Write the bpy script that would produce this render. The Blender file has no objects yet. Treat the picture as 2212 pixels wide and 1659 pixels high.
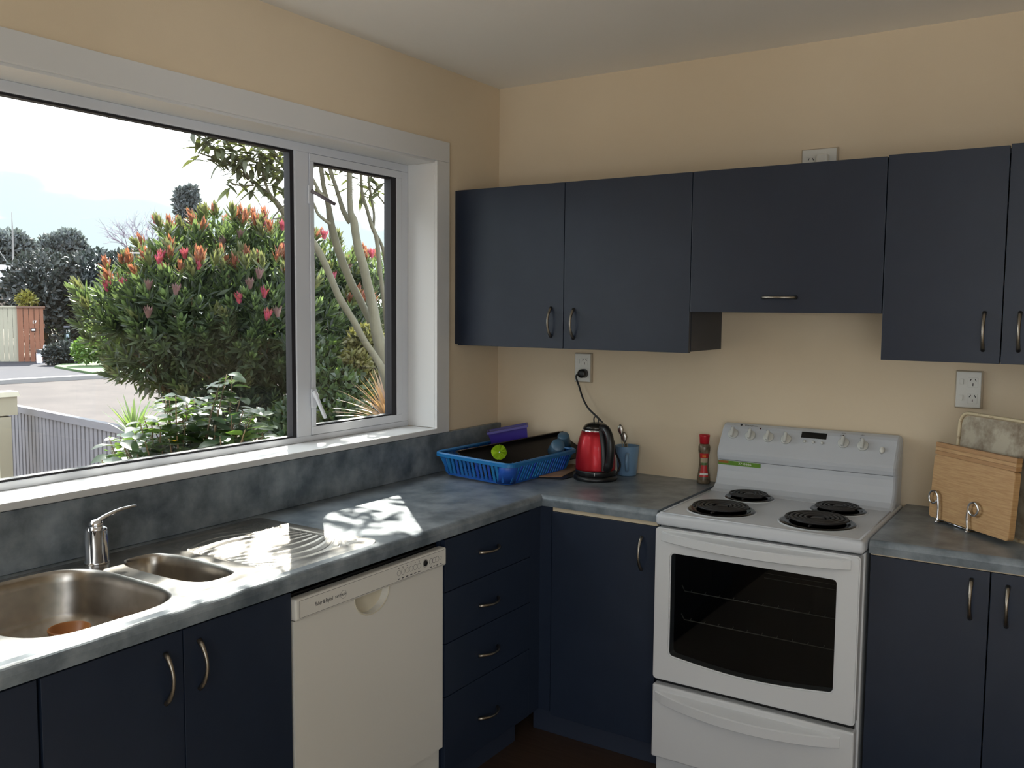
import bpy, bmesh, math, random
import numpy as np
from mathutils import Vector, Matrix
from mathutils.geometry import delaunay_2d_cdt

random.seed(7)
SC = bpy.context.scene
COL = SC.collection
PI = math.pi

# ------------------------------------------------------------------ camera
CAM = Vector((2.24132, -3.33370, 1.56569))
YAW, PITCH, ROLL, FPX = -0.5761, -0.0828, 0.0077, 1963.54
cyw, syw = math.cos(YAW), math.sin(YAW)
FWD = Vector((syw * math.cos(PITCH), cyw * math.cos(PITCH), math.sin(PITCH)))
_r = Vector((cyw, -syw, 0)); _u = _r.cross(FWD)
RGT = _r * math.cos(ROLL) + _u * math.sin(ROLL)
UPV = _u * math.cos(ROLL) - _r * math.sin(ROLL)
cam = bpy.data.cameras.new('camera'); camo = bpy.data.objects.new('camera', cam); COL.objects.link(camo)
cam.sensor_width = 36.0; cam.lens = FPX / 2212 * 36.0; cam.clip_start = 0.05; cam.clip_end = 500
camo.matrix_world = Matrix(((RGT.x, UPV.x, -FWD.x, CAM.x), (RGT.y, UPV.y, -FWD.y, CAM.y), (RGT.z, UPV.z, -FWD.z, CAM.z), (0, 0, 0, 1)))
SC.camera = camo

# ------------------------------------------------------------------ world, sun, exposure
SUN_TO = Vector((-0.165, 0.153, 0.190)).normalized()       # direction towards the sun
SKY_CLOUD, SKY_BLUE, SKY_GLOW = 6.8, 0.262, 1.0
SUN_E = 5.6
w = bpy.data.worlds.new('sky'); SC.world = w; w.use_nodes = True
nt = w.node_tree; N = nt.nodes; L = nt.links; N.clear()
tc = N.new('ShaderNodeTexCoord')
sep = N.new('ShaderNodeSeparateXYZ'); L.new(tc.outputs['Generated'], sep.inputs[0])
def wmath(op, a, b=None):
    m = N.new('ShaderNodeMath'); m.operation = op
    for i, v in enumerate((a, b)):
        if v is None: continue
        if isinstance(v, (int, float)): m.inputs[i].default_value = v
        else: L.new(v, m.inputs[i])
    return m.outputs[0]
zz = wmath('ADD', wmath('MAXIMUM', sep.outputs[2], 0.0), 0.18)
cx_ = wmath('DIVIDE', sep.outputs[0], zz); cy_ = wmath('DIVIDE', sep.outputs[1], zz)
cmb = N.new('ShaderNodeCombineXYZ'); L.new(cx_, cmb.inputs[0]); L.new(cy_, cmb.inputs[1])
nz = N.new('ShaderNodeTexNoise'); nz.inputs['Scale'].default_value = 0.7; nz.inputs['Detail'].default_value = 5
mpw = N.new('ShaderNodeMapping'); mpw.inputs['Location'].default_value = (88.4, 46.8, 19.24); L.new(cmb.outputs[0], mpw.inputs['Vector']); L.new(mpw.outputs[0], nz.inputs['Vector'])
cr = N.new('ShaderNodeValToRGB'); cr.color_ramp.elements[0].position = 0.44; cr.color_ramp.elements[1].position = 0.80; cr.color_ramp.interpolation = 'EASE'
L.new(nz.outputs['Fac'], cr.inputs[0])
mixc = N.new('ShaderNodeMix'); mixc.data_type = 'RGBA'
mixc.inputs['A'].default_value = (0.82 * SKY_BLUE, 0.97 * SKY_BLUE, 1.0 * SKY_BLUE, 1)
mixc.inputs['B'].default_value = (SKY_CLOUD * .97, SKY_CLOUD * 1.0, SKY_CLOUD * 1.06, 1)
L.new(cr.outputs[0], mixc.inputs['Factor'])
dot = N.new('ShaderNodeVectorMath'); dot.operation = 'DOT_PRODUCT'
L.new(tc.outputs['Generated'], dot.inputs[0]); dot.inputs[1].default_value = SUN_TO
gl = wmath('MULTIPLY', wmath('POWER', wmath('MAXIMUM', dot.outputs['Value'], 0.0), 18.0), SKY_GLOW)
addc = N.new('ShaderNodeMix'); addc.data_type = 'RGBA'; addc.blend_type = 'ADD'; addc.inputs['Factor'].default_value = 1
L.new(mixc.outputs['Result'], addc.inputs['A']); L.new(gl, addc.inputs['B'])
bg = N.new('ShaderNodeBackground'); L.new(addc.outputs['Result'], bg.inputs['Color']); bg.inputs['Strength'].default_value = 1.0
wo = N.new('ShaderNodeOutputWorld'); L.new(bg.outputs[0], wo.inputs[0])

sl = bpy.data.lights.new('sun', 'SUN'); so = bpy.data.objects.new('sun', sl); COL.objects.link(so)
sl.energy = SUN_E; sl.angle = math.radians(0.55); sl.color = (1.0, 0.96, 0.88)
so.rotation_euler = SUN_TO.to_track_quat('Z', 'Y').to_euler()

def portal(name, loc, size, rot):
    l = bpy.data.lights.new(name, 'AREA'); l.shape = 'RECTANGLE'; l.size, l.size_y = size
    l.cycles.is_portal = True
    o = bpy.data.objects.new(name, l); COL.objects.link(o); o.location = loc; o.rotation_euler = rot
portal('window_portal', (-0.19, -1.55, 1.6), (1.15, 2.3), (0, -PI / 2, 0))
portal('rear_fill_portal', (2.95, -5.3, 1.3), (2.1, 2.0), (PI / 2, 0, 0))  # portals of the two unseen windows added for fill light
portal('side_fill_portal', (4.3, -4.15, 1.5), (1.4, 1.3), (0, PI / 2, 0))
vs = SC.view_settings
SC.display_settings.display_device = 'sRGB'
vs.view_transform = 'Standard'; vs.look = 'None'; vs.gamma = 1.0; vs.exposure = 2.05; vs.use_curve_mapping = False
SC.cycles.max_bounces = 8; SC.cycles.diffuse_bounces = 4; SC.cycles.glossy_bounces = 3
SC.cycles.transparent_max_bounces = 24; SC.cycles.sample_clamp_indirect = 6.0; SC.cycles.adaptive_threshold = 0.02
SC.cycles.caustics_reflective = False; SC.cycles.caustics_refractive = False

# ------------------------------------------------------------------ helpers
def s2l(c):
    c /= 255.0
    return c / 12.92 if c <= 0.04045 else ((c + 0.055) / 1.055) ** 2.4
def S(r, g, b): return (s2l(r), s2l(g), s2l(b), 1)

def ray(u, v):
    return (FWD * FPX + RGT * (u - 1106.0) + UPV * (829.5 - v))
def P(u, v, t):
    """point of the place seen at (u, v) of the photograph, t metres away over the ground"""
    d = ray(u, v); return CAM + d * (t / math.hypot(d.x, d.y))
def onz(u, v, z):
    d = ray(u, v); return CAM + d * ((z - CAM.z) / d.z)
def ony(u, v, y):
    d = ray(u, v); return CAM + d * ((y - CAM.y) / d.y)
def onx(u, v, x):
    d = ray(u, v); return CAM + d * ((x - CAM.x) / d.x)

def mat(name, col, rough=0.5, metal=0.0, spec=0.5, noise=None, bump=None, transl=None, coat=0.0, vary=0.0, emit=None, stretch=None, aniso=0.0):
    """noise=(scale, colour2, lo, hi); bump=(scale, strength); transl=(factor, colour); vary=per-piece brightness jitter"""
    m = bpy.data.materials.new(name); m.use_nodes = True
    nt = m.node_tree; n = nt.nodes; l = nt.links
    b = n['Principled BSDF']; out = n['Material Output']
    b.inputs['Base Color'].default_value = col; b.inputs['Roughness'].default_value = rough
    b.inputs['Metallic'].default_value = metal; b.inputs['Specular IOR Level'].default_value = spec
    b.inputs['Coat Weight'].default_value = coat; b.inputs['Coat Roughness'].default_value = 0.1
    src = None
    if noise or bump:
        t = n.new('ShaderNodeTexCoord'); vec = t.outputs['Object']
        if stretch:
            mp = n.new('ShaderNodeMapping'); mp.inputs['Scale'].default_value = stretch; l.new(vec, mp.inputs['Vector']); vec = mp.outputs[0]
    if noise:
        x = n.new('ShaderNodeTexNoise'); x.inputs['Scale'].default_value = noise[0]; x.inputs['Detail'].default_value = 6
        x.inputs['Roughness'].default_value = 0.62
        l.new(vec, x.inputs['Vector'])
        r = n.new('ShaderNodeValToRGB'); r.color_ramp.elements[0].position = noise[2]; r.color_ramp.elements[1].position = noise[3]
        r.color_ramp.elements[0].color = col; r.color_ramp.elements[1].color = noise[1]
        l.new(x.outputs['Fac'], r.inputs[0]); src = r.outputs[0]
    if vary:
        oi = n.new('ShaderNodeObjectInfo'); ge = n.new('ShaderNodeNewGeometry')
        ad = n.new('ShaderNodeMath'); ad.operation = 'ADD'; l.new(oi.outputs['Random'], ad.inputs[0]); l.new(ge.outputs['Random Per Island'], ad.inputs[1])
        fr = n.new('ShaderNodeMath'); fr.operation = 'FRACT'; l.new(ad.outputs[0], fr.inputs[0])
        mr = n.new('ShaderNodeMapRange'); mr.inputs['To Min'].default_value = 1 - vary; mr.inputs['To Max'].default_value = 1 + vary
        l.new(fr.outputs[0], mr.inputs['Value'])
        hs = n.new('ShaderNodeHueSaturation'); l.new(mr.outputs[0], hs.inputs['Value'])
        if src: l.new(src, hs.inputs['Color'])
        else: hs.inputs['Color'].default_value = col
        mh = n.new('ShaderNodeMapRange'); mh.inputs['To Min'].default_value = 0.5 - 0.03; mh.inputs['To Max'].default_value = 0.5 + 0.02
        fr2 = n.new('ShaderNodeMath'); fr2.operation = 'MULTIPLY'; fr2.inputs[1].default_value = 7.3; l.new(fr.outputs[0], fr2.inputs[0])
        fr3 = n.new('ShaderNodeMath'); fr3.operation = 'FRACT'; l.new(fr2.outputs[0], fr3.inputs[0]); l.new(fr3.outputs[0], mh.inputs['Value'])
        l.new(mh.outputs[0], hs.inputs['Hue'])
        src = hs.outputs[0]
    if src: l.new(src, b.inputs['Base Color'])
    if bump:
        y = n.new('ShaderNodeTexNoise'); y.inputs['Scale'].default_value = bump[0]; y.inputs['Detail'].default_value = 3
        l.new(vec, y.inputs['Vector'])
        bp = n.new('ShaderNodeBump'); bp.inputs['Strength'].default_value = bump[1]; bp.inputs['Distance'].default_value = 0.002
        l.new(y.outputs['Fac'], bp.inputs['Height']); l.new(bp.outputs[0], b.inputs['Normal'])
    if emit:
        b.inputs['Emission Color'].default_value = emit[0]; b.inputs['Emission Strength'].default_value = emit[1]
    if transl:
        tr = n.new('ShaderNodeBsdfTranslucent'); tr.inputs['Color'].default_value = transl[1]
        if vary:
            h2 = n.new('ShaderNodeHueSaturation'); h2.inputs['Color'].default_value = transl[1]; l.new(mr.outputs[0], h2.inputs['Value']); l.new(h2.outputs[0], tr.inputs['Color'])
        mx = n.new('ShaderNodeMixShader'); mx.inputs[0].default_value = transl[0]
        l.new(b.outputs[0], mx.inputs[1]); l.new(tr.outputs[0], mx.inputs[2]); l.new(mx.outputs[0], out.inputs['Surface'])
    return m

def glass_mat(name, tint, refl=1.0, rough=0.0):
    m = bpy.data.materials.new(name); m.use_nodes = True
    n = m.node_tree.nodes; l = m.node_tree.links; n.clear()
    t = n.new('ShaderNodeBsdfTransparent'); t.inputs[0].default_value = tint
    g = n.new('ShaderNodeBsdfGlossy'); g.inputs['Roughness'].default_value = rough
    f = n.new('ShaderNodeFresnel'); ge = n.new('ShaderNodeNewGeometry'); mi_ = n.new('ShaderNodeMix'); mi_.data_type = 'FLOAT'
    mi_.inputs[2].default_value = 1.45; mi_.inputs[3].default_value = 1 / 1.45; l.new(ge.outputs['Backfacing'], mi_.inputs[0]); l.new(mi_.outputs[0], f.inputs[0])
    k = n.new('ShaderNodeMath'); k.operation = 'MULTIPLY'; k.inputs[1].default_value = refl; l.new(f.outputs[0], k.inputs[0])
    x = n.new('ShaderNodeMixShader'); l.new(k.outputs[0], x.inputs[0]); l.new(t.outputs[0], x.inputs[1]); l.new(g.outputs[0], x.inputs[2])
    o = n.new('ShaderNodeOutputMaterial'); l.new(x.outputs[0], o.inputs[0])
    return m

def tag(o, label=None, cat=None, group=None, kind=None):
    if label: o['label'] = label
    if cat: o['category'] = cat
    if group: o['group'] = group
    if kind: o['kind'] = kind
    return o
def empty(name, loc=(0, 0, 0), label=None, cat=None, group=None, kind=None, rot=None):
    o = bpy.data.objects.new(name, None); COL.objects.link(o); o.location = loc; o.empty_display_size = 0.05
    if rot: o.rotation_euler = rot
    return tag(o, label, cat, group, kind)
def adopt(o, parent, local=False):
    """local=False: the child's mesh is in world coordinates under a root that is only moved"""
    if parent is not None:
        o.parent = parent
        if not local:
            # a part's own mesh is already in world coordinates, so only the root's move is undone
            if parent.parent is None: o.matrix_parent_inverse = Matrix.Translation(-parent.location)
    return o
def mk(name, V, F, m, parent=None, smooth=False, local=False):
    me = bpy.data.meshes.new(name); me.from_pydata([tuple(v) for v in V], [], F); me.update()
    if smooth: me.polygons.foreach_set('use_smooth', [True] * len(me.polygons))
    for q in (m if isinstance(m, (list, tuple)) else [m]): me.materials.append(q)
    o = bpy.data.objects.new(name, me); COL.objects.link(o)
    return adopt(o, parent, local)
def frombm(name, bm, m, parent=None, smooth=False, local=False):
    me = bpy.data.meshes.new(name); bmesh.ops.recalc_face_normals(bm, faces=bm.faces); bm.to_mesh(me); bm.free()
    if smooth: me.polygons.foreach_set('use_smooth', [True] * len(me.polygons))
    for q in (m if isinstance(m, (list, tuple)) else [m]): me.materials.append(q)
    o = bpy.data.objects.new(name, me); COL.objects.link(o)
    return adopt(o, parent, local)
def inst(name, me, mtx, parent):
    o = bpy.data.objects.new(name, me); COL.objects.link(o); o.parent = parent
    if parent.parent is None: o.matrix_parent_inverse = Matrix.Translation(-parent.location)
    o.matrix_basis = mtx
    return o
def bbox_add(bm, x0, x1, y0, y1, z0, z1, bevel=0.0, seg=2):
    vs = [bm.verts.new((x, y, z)) for x in (x0, x1) for y in (y0, y1) for z in (z0, z1)]
    fs = [(0, 1, 3, 2), (4, 6, 7, 5), (0, 4, 5, 1), (2, 3, 7, 6), (0, 2, 6, 4), (1, 5, 7, 3)]
    ff = [bm.faces.new([vs[i] for i in f]) for f in fs]
    bmesh.ops.recalc_face_normals(bm, faces=ff)
    if bevel > 0:
        es = list({e for f in ff for e in f.edges})
        bmesh.ops.bevel(bm, geom=es, offset=bevel, segments=seg, profile=0.5, affect='EDGES')
def box(name, x0, x1, y0, y1, z0, z1, m, parent=None, bevel=0.0, seg=2, local=False):
    bm = bmesh.new(); bbox_add(bm, min(x0, x1), max(x0, x1), min(y0, y1), max(y0, y1), min(z0, z1), max(z0, z1), bevel, seg)
    return frombm(name, bm, m, parent, False, local)
def boxes(name, lst, m, parent=None, bevel=0.0, local=False):
    bm = bmesh.new()
    for b in lst: bbox_add(bm, *b, bevel=bevel)
    return frombm(name, bm, m, parent, False, local)
def tube_geo(pts, rad, seg=8, cap=True):
    pts = [Vector(p) for p in pts]; n = len(pts)
    rs = rad if isinstance(rad, (list, tuple)) else [rad] * n
    V, F = [], []
    t0 = (pts[1] - pts[0]).normalized(); up = Vector((0, 0, 1)) if abs(t0.z) < 0.9 else Vector((1, 0, 0))
    nrm = t0.cross(up).normalized()
    for i in range(n):
        t = (pts[min(i + 1, n - 1)] - pts[max(i - 1, 0)]).normalized()
        nrm = (nrm - t * nrm.dot(t)).normalized(); bi = t.cross(nrm)
        for k in range(seg):
            a = 2 * PI * k / seg; V.append(pts[i] + (nrm * math.cos(a) + bi * math.sin(a)) * rs[i])
    for i in range(n - 1):
        for k in range(seg):
            F.append((i * seg + k, i * seg + (k + 1) % seg, (i + 1) * seg + (k + 1) % seg, (i + 1) * seg + k))
    if cap: F.append(tuple(range(seg - 1, -1, -1))); F.append(tuple(range((n - 1) * seg, n * seg)))
    return V, F
def tube(name, pts, rad, m, parent=None, seg=8, local=False):
    V, F = tube_geo(pts, rad, seg); return mk(name, V, F, m, parent, True, local)
def tubes(name, lst, m, parent=None, seg=6, local=False):
    V, F = [], []
    for pts, rad in lst:
        v, f = tube_geo(pts, rad, seg); o = len(V); V += v; F += [tuple(i + o for i in q) for q in f]
    return mk(name, V, F, m, parent, True, local)
def spline(ctrl, n=8):
    c = [Vector(p) for p in ctrl]; out = []
    for i in range(len(c) - 1):
        p0, p1, p2, p3 = c[max(i - 1, 0)], c[i], c[i + 1], c[min(i + 2, len(c) - 1)]
        for k in range(n):
            t = k / n
            out.append(0.5 * ((2 * p1) + (p2 - p0) * t + (2 * p0 - 5 * p1 + 4 * p2 - p3) * t * t + (3 * p1 - p0 - 3 * p2 + p3) * t ** 3))
    out.append(c[-1]); return out
def lathe(name, prof, c, m, parent=None, seg=32, local=False, smooth=True):
    V, F = [], []
    for r, z in prof:
        for k in range(seg):
            a = 2 * PI * k / seg; V.append((c[0] + r * math.cos(a), c[1] + r * math.sin(a), c[2] + z))
    n = len(prof)
    for i in range(n - 1):
        for k in range(seg):
            F.append((i * seg + k, i * seg + (k + 1) % seg, (i + 1) * seg + (k + 1) % seg, (i + 1) * seg + k))
    if prof[0][0] > 1e-4: F.append(tuple(range(seg - 1, -1, -1)))
    if prof[-1][0] > 1e-4: F.append(tuple(range((n - 1) * seg, n * seg)))
    return mk(name, V, F, m, parent, smooth, local)
def prism(name, poly, a0, a1, axis, m, parent=None, smooth=False, local=False):
    """poly in the two other axes in order (x,y,z minus axis)"""
    def pt(p, a):
        q = list(p); q.insert('xyz'.index(axis), a); return tuple(q)
    n = len(poly); V = [pt(p, a0) for p in poly] + [pt(p, a1) for p in poly]
    F = [(i, (i + 1) % n, n + (i + 1) % n, n + i) for i in range(n)] + [tuple(range(n - 1, -1, -1)), tuple(range(n, 2 * n))]
    bm = bmesh.new(); vs_ = [bm.verts.new(v) for v in V]
    for f in F: bm.faces.new([vs_[i] for i in f])
    o = frombm(name, bm, m, parent, smooth, local); return o
def inside(p, poly):
    c = False; j = len(poly) - 1
    for i in range(len(poly)):
        a, b = poly[i], poly[j]
        if (a[1] > p[1]) != (b[1] > p[1]) and p[0] < (b[0] - a[0]) * (p[1] - a[1]) / (b[1] - a[1]) + a[0]: c = not c
        j = i
    return c
def plate2d(outer, holes, extra=()):
    pts = [Vector(p) for p in outer]; edges = [(i, (i + 1) % len(outer)) for i in range(len(outer))]
    for h in holes:
        o = len(pts); pts += [Vector(p) for p in h]; edges += [(o + i, o + (i + 1) % len(h)) for i in range(len(h))]
    pts += [Vector(p) for p in extra]
    v, e, f, *_ = delaunay_2d_cdt(pts, edges, [], 0, 1e-6)
    keep = []
    for t in f:
        c = sum((v[i] for i in t), Vector((0, 0))) / len(t)
        if inside(c, outer) and not any(inside(c, h) for h in holes): keep.append(tuple(t))
    return v, keep
def rrect(x0, x1, y0, y1, r, n=6):
    out = []
    for cx, cy, a in ((x1 - r, y1 - r, 0), (x0 + r, y1 - r, 90), (x0 + r, y0 + r, 180), (x1 - r, y0 + r, 270)):
        for k in range(n + 1):
            t = math.radians(a + 90 * k / n); out.append((cx + r * math.cos(t), cy + r * math.sin(t)))
    return out
def text(name, body, size, org, xd, yd, m, parent=None, depth=0.0003, sx=1.0, shear=0.0):
    cu = bpy.data.curves.new(name, 'FONT'); cu.body = body; cu.size = size; cu.extrude = depth; cu.shear = shear; cu.resolution_u = 3
    t = bpy.data.objects.new(name, cu); COL.objects.link(t)
    dg = bpy.context.evaluated_depsgraph_get(); me = bpy.data.meshes.new_from_object(t.evaluated_get(dg))
    bpy.data.objects.remove(t); bpy.data.curves.remove(cu)
    xd = Vector(xd).normalized(); yd = Vector(yd).normalized(); zd = xd.cross(yd)
    M = Matrix(((xd.x * sx, yd.x, zd.x, org[0]), (xd.y * sx, yd.y, zd.y, org[1]), (xd.z * sx, yd.z, zd.z, org[2]), (0, 0, 0, 1)))
    me.transform(M); me.materials.clear(); me.materials.append(m)
    o = bpy.data.objects.new(name, me); COL.objects.link(o)
    return adopt(o, parent)

# ------------------------------------------------------------------ materials
M_wall = mat('cream_wall_paint', S(226, 208, 180), 0.75, noise=(1.3, S(221, 202, 173), 0.35, 0.7), bump=(260, 0.12), spec=0.3)
M_ceil = mat('ceiling_paint', S(247, 243, 236), 0.8, bump=(200, 0.08), spec=0.2)
M_trim = mat('white_trim_paint', S(218, 217, 215), 0.42)
M_alu = mat('white_aluminium', S(215, 217, 222), 0.4)
M_gasket = mat('black_gasket', S(26, 24, 30), 0.6)
M_floor = mat('dark_brown_floor', S(70, 54, 42), 0.5, noise=(6, S(52, 38, 30), 0.35, 0.7), stretch=(1, 12, 1))
M_cab = mat('blue_grey_melamine', S(31, 40, 56), 0.36, noise=(7, S(35, 44, 60), 0.45, 0.75), bump=(900, 0.05), spec=0.42)
M_cabin = mat('pale_board_edge', S(196, 182, 156), 0.6)
M_kick = mat('dark_kickboard', S(40, 48, 64), 0.5)
M_top = mat('mottled_grey_laminate', S(82, 92, 100), 0.32, noise=(9, S(142, 150, 156), 0.34, 0.68), bump=(500, 0.05), spec=0.5)
M_nickel = mat('brushed_nickel', S(150, 142, 130), 0.32, 1.0)
M_chrome = mat('chrome', S(225, 226, 230), 0.07, 1.0)
M_steel = mat('stainless_steel', S(178, 172, 164), 0.27, 1.0, noise=(40, S(160, 155, 148), 0.4, 0.7), bump=(700, 0.06))
M_white = mat('white_enamel', S(198, 201, 206), 0.25, noise=(3, S(193, 196, 200), 0.4, 0.7))
M_whitedoor = mat('white_powder_enamel', S(206, 207, 208), 0.3)
M_almond = mat('almond_enamel', S(214, 211, 203), 0.35)
M_almond2 = mat('almond_plastic', S(205, 197, 176), 0.45)
M_black = mat('black_plastic', S(22, 22, 24), 0.35)
M_blackgloss = mat('black_enamel', S(16, 16, 18), 0.18)
M_coil = mat('burner_coil_metal', S(44, 42, 42), 0.5, 0.3)
M_cavity = mat('oven_cavity_enamel', S(18, 20, 24), 0.4)
M_print = mat('dark_grey_print', S(70, 70, 74), 0.6)
M_ovenglass = glass_mat('tinted_oven_glass', (0.20, 0.215, 0.225, 1), 0.9)
M_glass = glass_mat('window_glass', (0.97, 0.985, 0.98, 1), 0.9)
M_wire = mat('oven_wire', S(232, 224, 205), 0.35, 0.6)
M_red = mat('red_metallic', S(168, 16, 30), 0.42, 0.6, coat=0.15)
M_basket = mat('blue_basket_plastic', S(30, 92, 172), 0.35, vary=0.05)
M_purple = mat('purple_plastic', S(52, 36, 130), 0.35)
M_green = mat('lime_bristles', S(180, 214, 34), 0.6, transl=(0.3, S(190, 220, 60)))
M_mug = mat('pale_blue_glaze', S(118, 150, 180), 0.3)
M_card = mat('brown_cardboard', S(186, 150, 118), 0.8, noise=(30, S(176, 138, 106), 0.4, 0.7))
M_darktray = mat('dark_tray_metal', S(40, 36, 34), 0.35, 0.5)
M_plate = mat('white_switch_plastic', S(222, 220, 212), 0.4)
M_plateframe = mat('aged_plastic_surround', S(176, 160, 136), 0.5)
M_slot = mat('socket_slot', S(14, 13, 13), 0.7)
M_terra = mat('brown_ceramic', S(168, 106, 52), 0.35)
M_bluecup = mat('slate_blue_plastic', S(70, 100, 122), 0.35)

# ------------------------------------------------------------------ room dimensions
ZC = 2.509; CT = 0.905; CB = 0.865; DC = 0.595; DD = 0.582; DU = 0.324
ZT, ZB, ZR = 2.0407, 1.4187, 1.5625
X1, X2, X3, X4 = 0.5167, 1.0243, 1.6586, 1.9905
XK0, XK1, XS = 1.036, 1.702, 2.0165
RX, RY = 4.2, -5.2
WY1, WZ0, WZ1 = -0.465, 1.078, 2.134       # window opening: right edge, sill, head
WY0 = -2.72                                # left edge of the opening, outside the frame

# ------------------------------------------------------------------ the shell
def struct(o, label, cat): return tag(o, label, cat, kind='structure')
struct(box('floor', -0.17, RX + .1, RY - .1, 0.1, -0.1, 0.0, M_floor), 'dark brown vinyl floor along the kitchen cupboards', 'floor')
struct(box('floor_bounce_carpet', 0.62, RX, RY, -1.55, 0.0, 0.008, mat('beige_bounce_carpet', S(196, 186, 172), .95, noise=(40, S(184, 174, 160), .4, .7), bump=(300, .4), spec=.1)), 'unseen beige carpet added to bounce sunlight up to the ceiling', 'carpet')  # pale floor area out of view, added to bounce sunlight onto the ceiling
struct(box('ceiling', -0.17, RX + .1, RY - .1, 0.1, ZC, ZC + 0.1, M_ceil), 'plain off-white kitchen ceiling', 'ceiling')
struct(box('wall_back', -0.17, RX + .1, 0.0, 0.1, 0.0, ZC, M_wall), 'cream painted wall behind the cooker and blue wall cupboards', 'wall')
def wall_hole(name, ax, a0, a1, h0, h1, z0, z1, t0, t1):
    """wall in the plane of ax ('x' or 'y'), thickness t0..t1, running a0..a1 with an opening h0..h1, z0..z1"""
    bm = bmesh.new()
    for (b0, b1, c0, c1) in ((a0, h0, 0, ZC), (h1, a1, 0, ZC), (h0, h1, 0, z0), (h0, h1, z1, ZC)):
        if ax == 'x': bbox_add(bm, t0, t1, b0, b1, c0, c1)
        else: bbox_add(bm, b0, b1, t0, t1, c0, c1)
    return frombm(name, bm, M_wall)
struct(wall_hole('wall_left', 'x', RY, 0.0, WY0 - .018, WY1 + .018, WZ0 - .014, WZ1 + .018, -0.17, 0.0), 'cream painted wall around the big kitchen window', 'wall')
struct(wall_hole('wall_front', 'y', 0.0, RX, 1.9, 4.0, 0.3, 2.3, RY - 0.1, RY), 'cream painted wall behind the viewer with an opening for the added window', 'wall')
struct(wall_hole('wall_right', 'x', RY - .1, 0.0, -4.8, -3.5, 0.8, 2.2, RX, RX + .1), 'cream painted wall at the far right end of the room', 'wall')

# architrave, reveal and sill (trim)
tr1 = struct(empty('trim_1', (0, WY1, 1.6)), 'white painted timber surround of the kitchen window', 'window trim')
AO, AZ = -0.382, 2.221                     # outer edges of the architrave
box('head_board', 0.0, 0.02, WY0 - .083, AO, 2.142, AZ, M_trim, tr1, .0015)
box('jamb_board', 0.0, 0.02, WY1 + .001, AO, 1.063, 2.1415, M_trim, tr1, .0015)
box('jamb_board', 0.0, 0.02, WY0 - .083, WY0 - .001, 1.063, 2.1415, M_trim, tr1, .0015)
box('reveal_head', -0.17, 0.008, WY0, WY1, WZ1, WZ1 + .018, M_trim, tr1, .001)
box('reveal_jamb', -0.17, 0.008, WY1, WY1 + .018, 1.086, WZ1, M_trim, tr1, .001)
box('reveal_jamb', -0.17, 0.008, WY0 - .018, WY0, 1.086, WZ1, M_trim, tr1, .001)
box('sill', -0.17, 0.024, WY0 - .083, WY1 + .001, 1.064, 1.085, M_trim, tr1, .003)
# cove / cornice line is plain: wall meets ceiling square

# window_1: aluminium joinery
w1 = struct(empty('window_1', (-0.15, -1.5, 1.085)), 'white aluminium kitchen window with fixed pane and narrow opening sash', 'window')
FX0, FX1 = -0.168, -0.128
box('frame_head', FX0, FX1, WY0, WY1, 2.104, WZ1, M_alu, w1, .002)
box('frame_sill', FX0, FX1, WY0, WY1, 1.085, 1.106, M_alu, w1, .002)
box('frame_jamb', FX0, FX1, -0.506, WY1, 1.106, 2.104, M_alu, w1, .002)
box('frame_jamb', FX0, FX1, WY0, WY0 + .04, 1.106, 2.104, M_alu, w1, .002)
box('mullion', FX0, FX1 + .003, -1.076, -1.010, 1.106, 2.104, M_alu, w1, .002)
boxes('gasket', [(-.160, -.131, -1.094, -1.0765, 1.1065, 2.1035), (-.160, -.134, WY0 + .04, -1.094, 2.097, 2.1035), (-.160, -.134, WY0 + .04, -1.094, 1.1065, 1.112)], M_gasket, w1)
p = box('pane', -0.152, -0.147, WY0 + .04, -1.09, 1.109, 2.099, M_glass, w1)
sash = boxes('sash', [(-.163, -.122, -1.008, -.509, 1.108, 1.137), (-.163, -.122, -1.008, -.509, 2.075, 2.102), (-.163, -.122, -1.008, -.988, 1.137, 2.075), (-.163, -.122, -.542, -.509, 1.137, 2.075)], M_alu, w1, .0015)
boxes('sash_gasket', [(-.160, -.124, -.572, -.5425, 1.1375, 2.0745), (-.160, -.128, -.9875, -.572, 2.068, 2.0745), (-.160, -.128, -.9875, -.572, 1.1375, 1.1425)], M_gasket, sash)
box('sash_pane', -0.150, -0.145, -0.987, -0.55, 1.139, 2.073, M_glass, sash)
# sash fastener with its lever, and the stay higher up
h0 = onx(677, 860, -0.118)
fa = box('fastener_plate', -0.121, -0.112, h0.y - .012, h0.y + .012, h0.z - .035, h0.z + .035, M_alu, w1, .003)
lv = [onx(678, 845, -.105), onx(684, 858, -.098), onx(693, 880, -.088), onx(703, 903, -.082)]
tube('fastener_lever', spline(lv, 5), [.010] * 6 + [.007] * 9 + [.0055], M_alu, fa, 10)
h1 = onx(669, 420, -0.118)
fb = box('stay_plate', -0.121, -0.114, h1.y - .008, h1.y + .008, h1.z - .032, h1.z + .032, M_alu, w1, .002)
tube('stay_lever', [onx(673, 412, -.11), onx(700, 428, -.10), onx(723, 441, -.095)], .007, mat('grey_stay', S(120, 112, 118), .5), fb, 8)
M_streak = glass_mat('pale_streak', (0.80, 0.86, 0.90, 1), 3.0, 0.3)  # thin pale curved strip laid on the big pane
streak_pts = spline([onx(378, 278, -.1465), onx(405, 282, -.1465), onx(435, 300, -.1465), onx(475, 321, -.1465)], 6)
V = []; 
for i, q in enumerate(streak_pts):
    hw = .003 + .006 * math.sin(PI * i / (len(streak_pts) - 1)); V += [q + Vector((0, -hw * .6, hw)), q + Vector((0, hw * .6, -hw))]
mk('pane_streak', V, [(2 * i, 2 * i + 1, 2 * i + 3, 2 * i + 2) for i in range(len(streak_pts) - 1)], M_streak, p)

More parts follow.
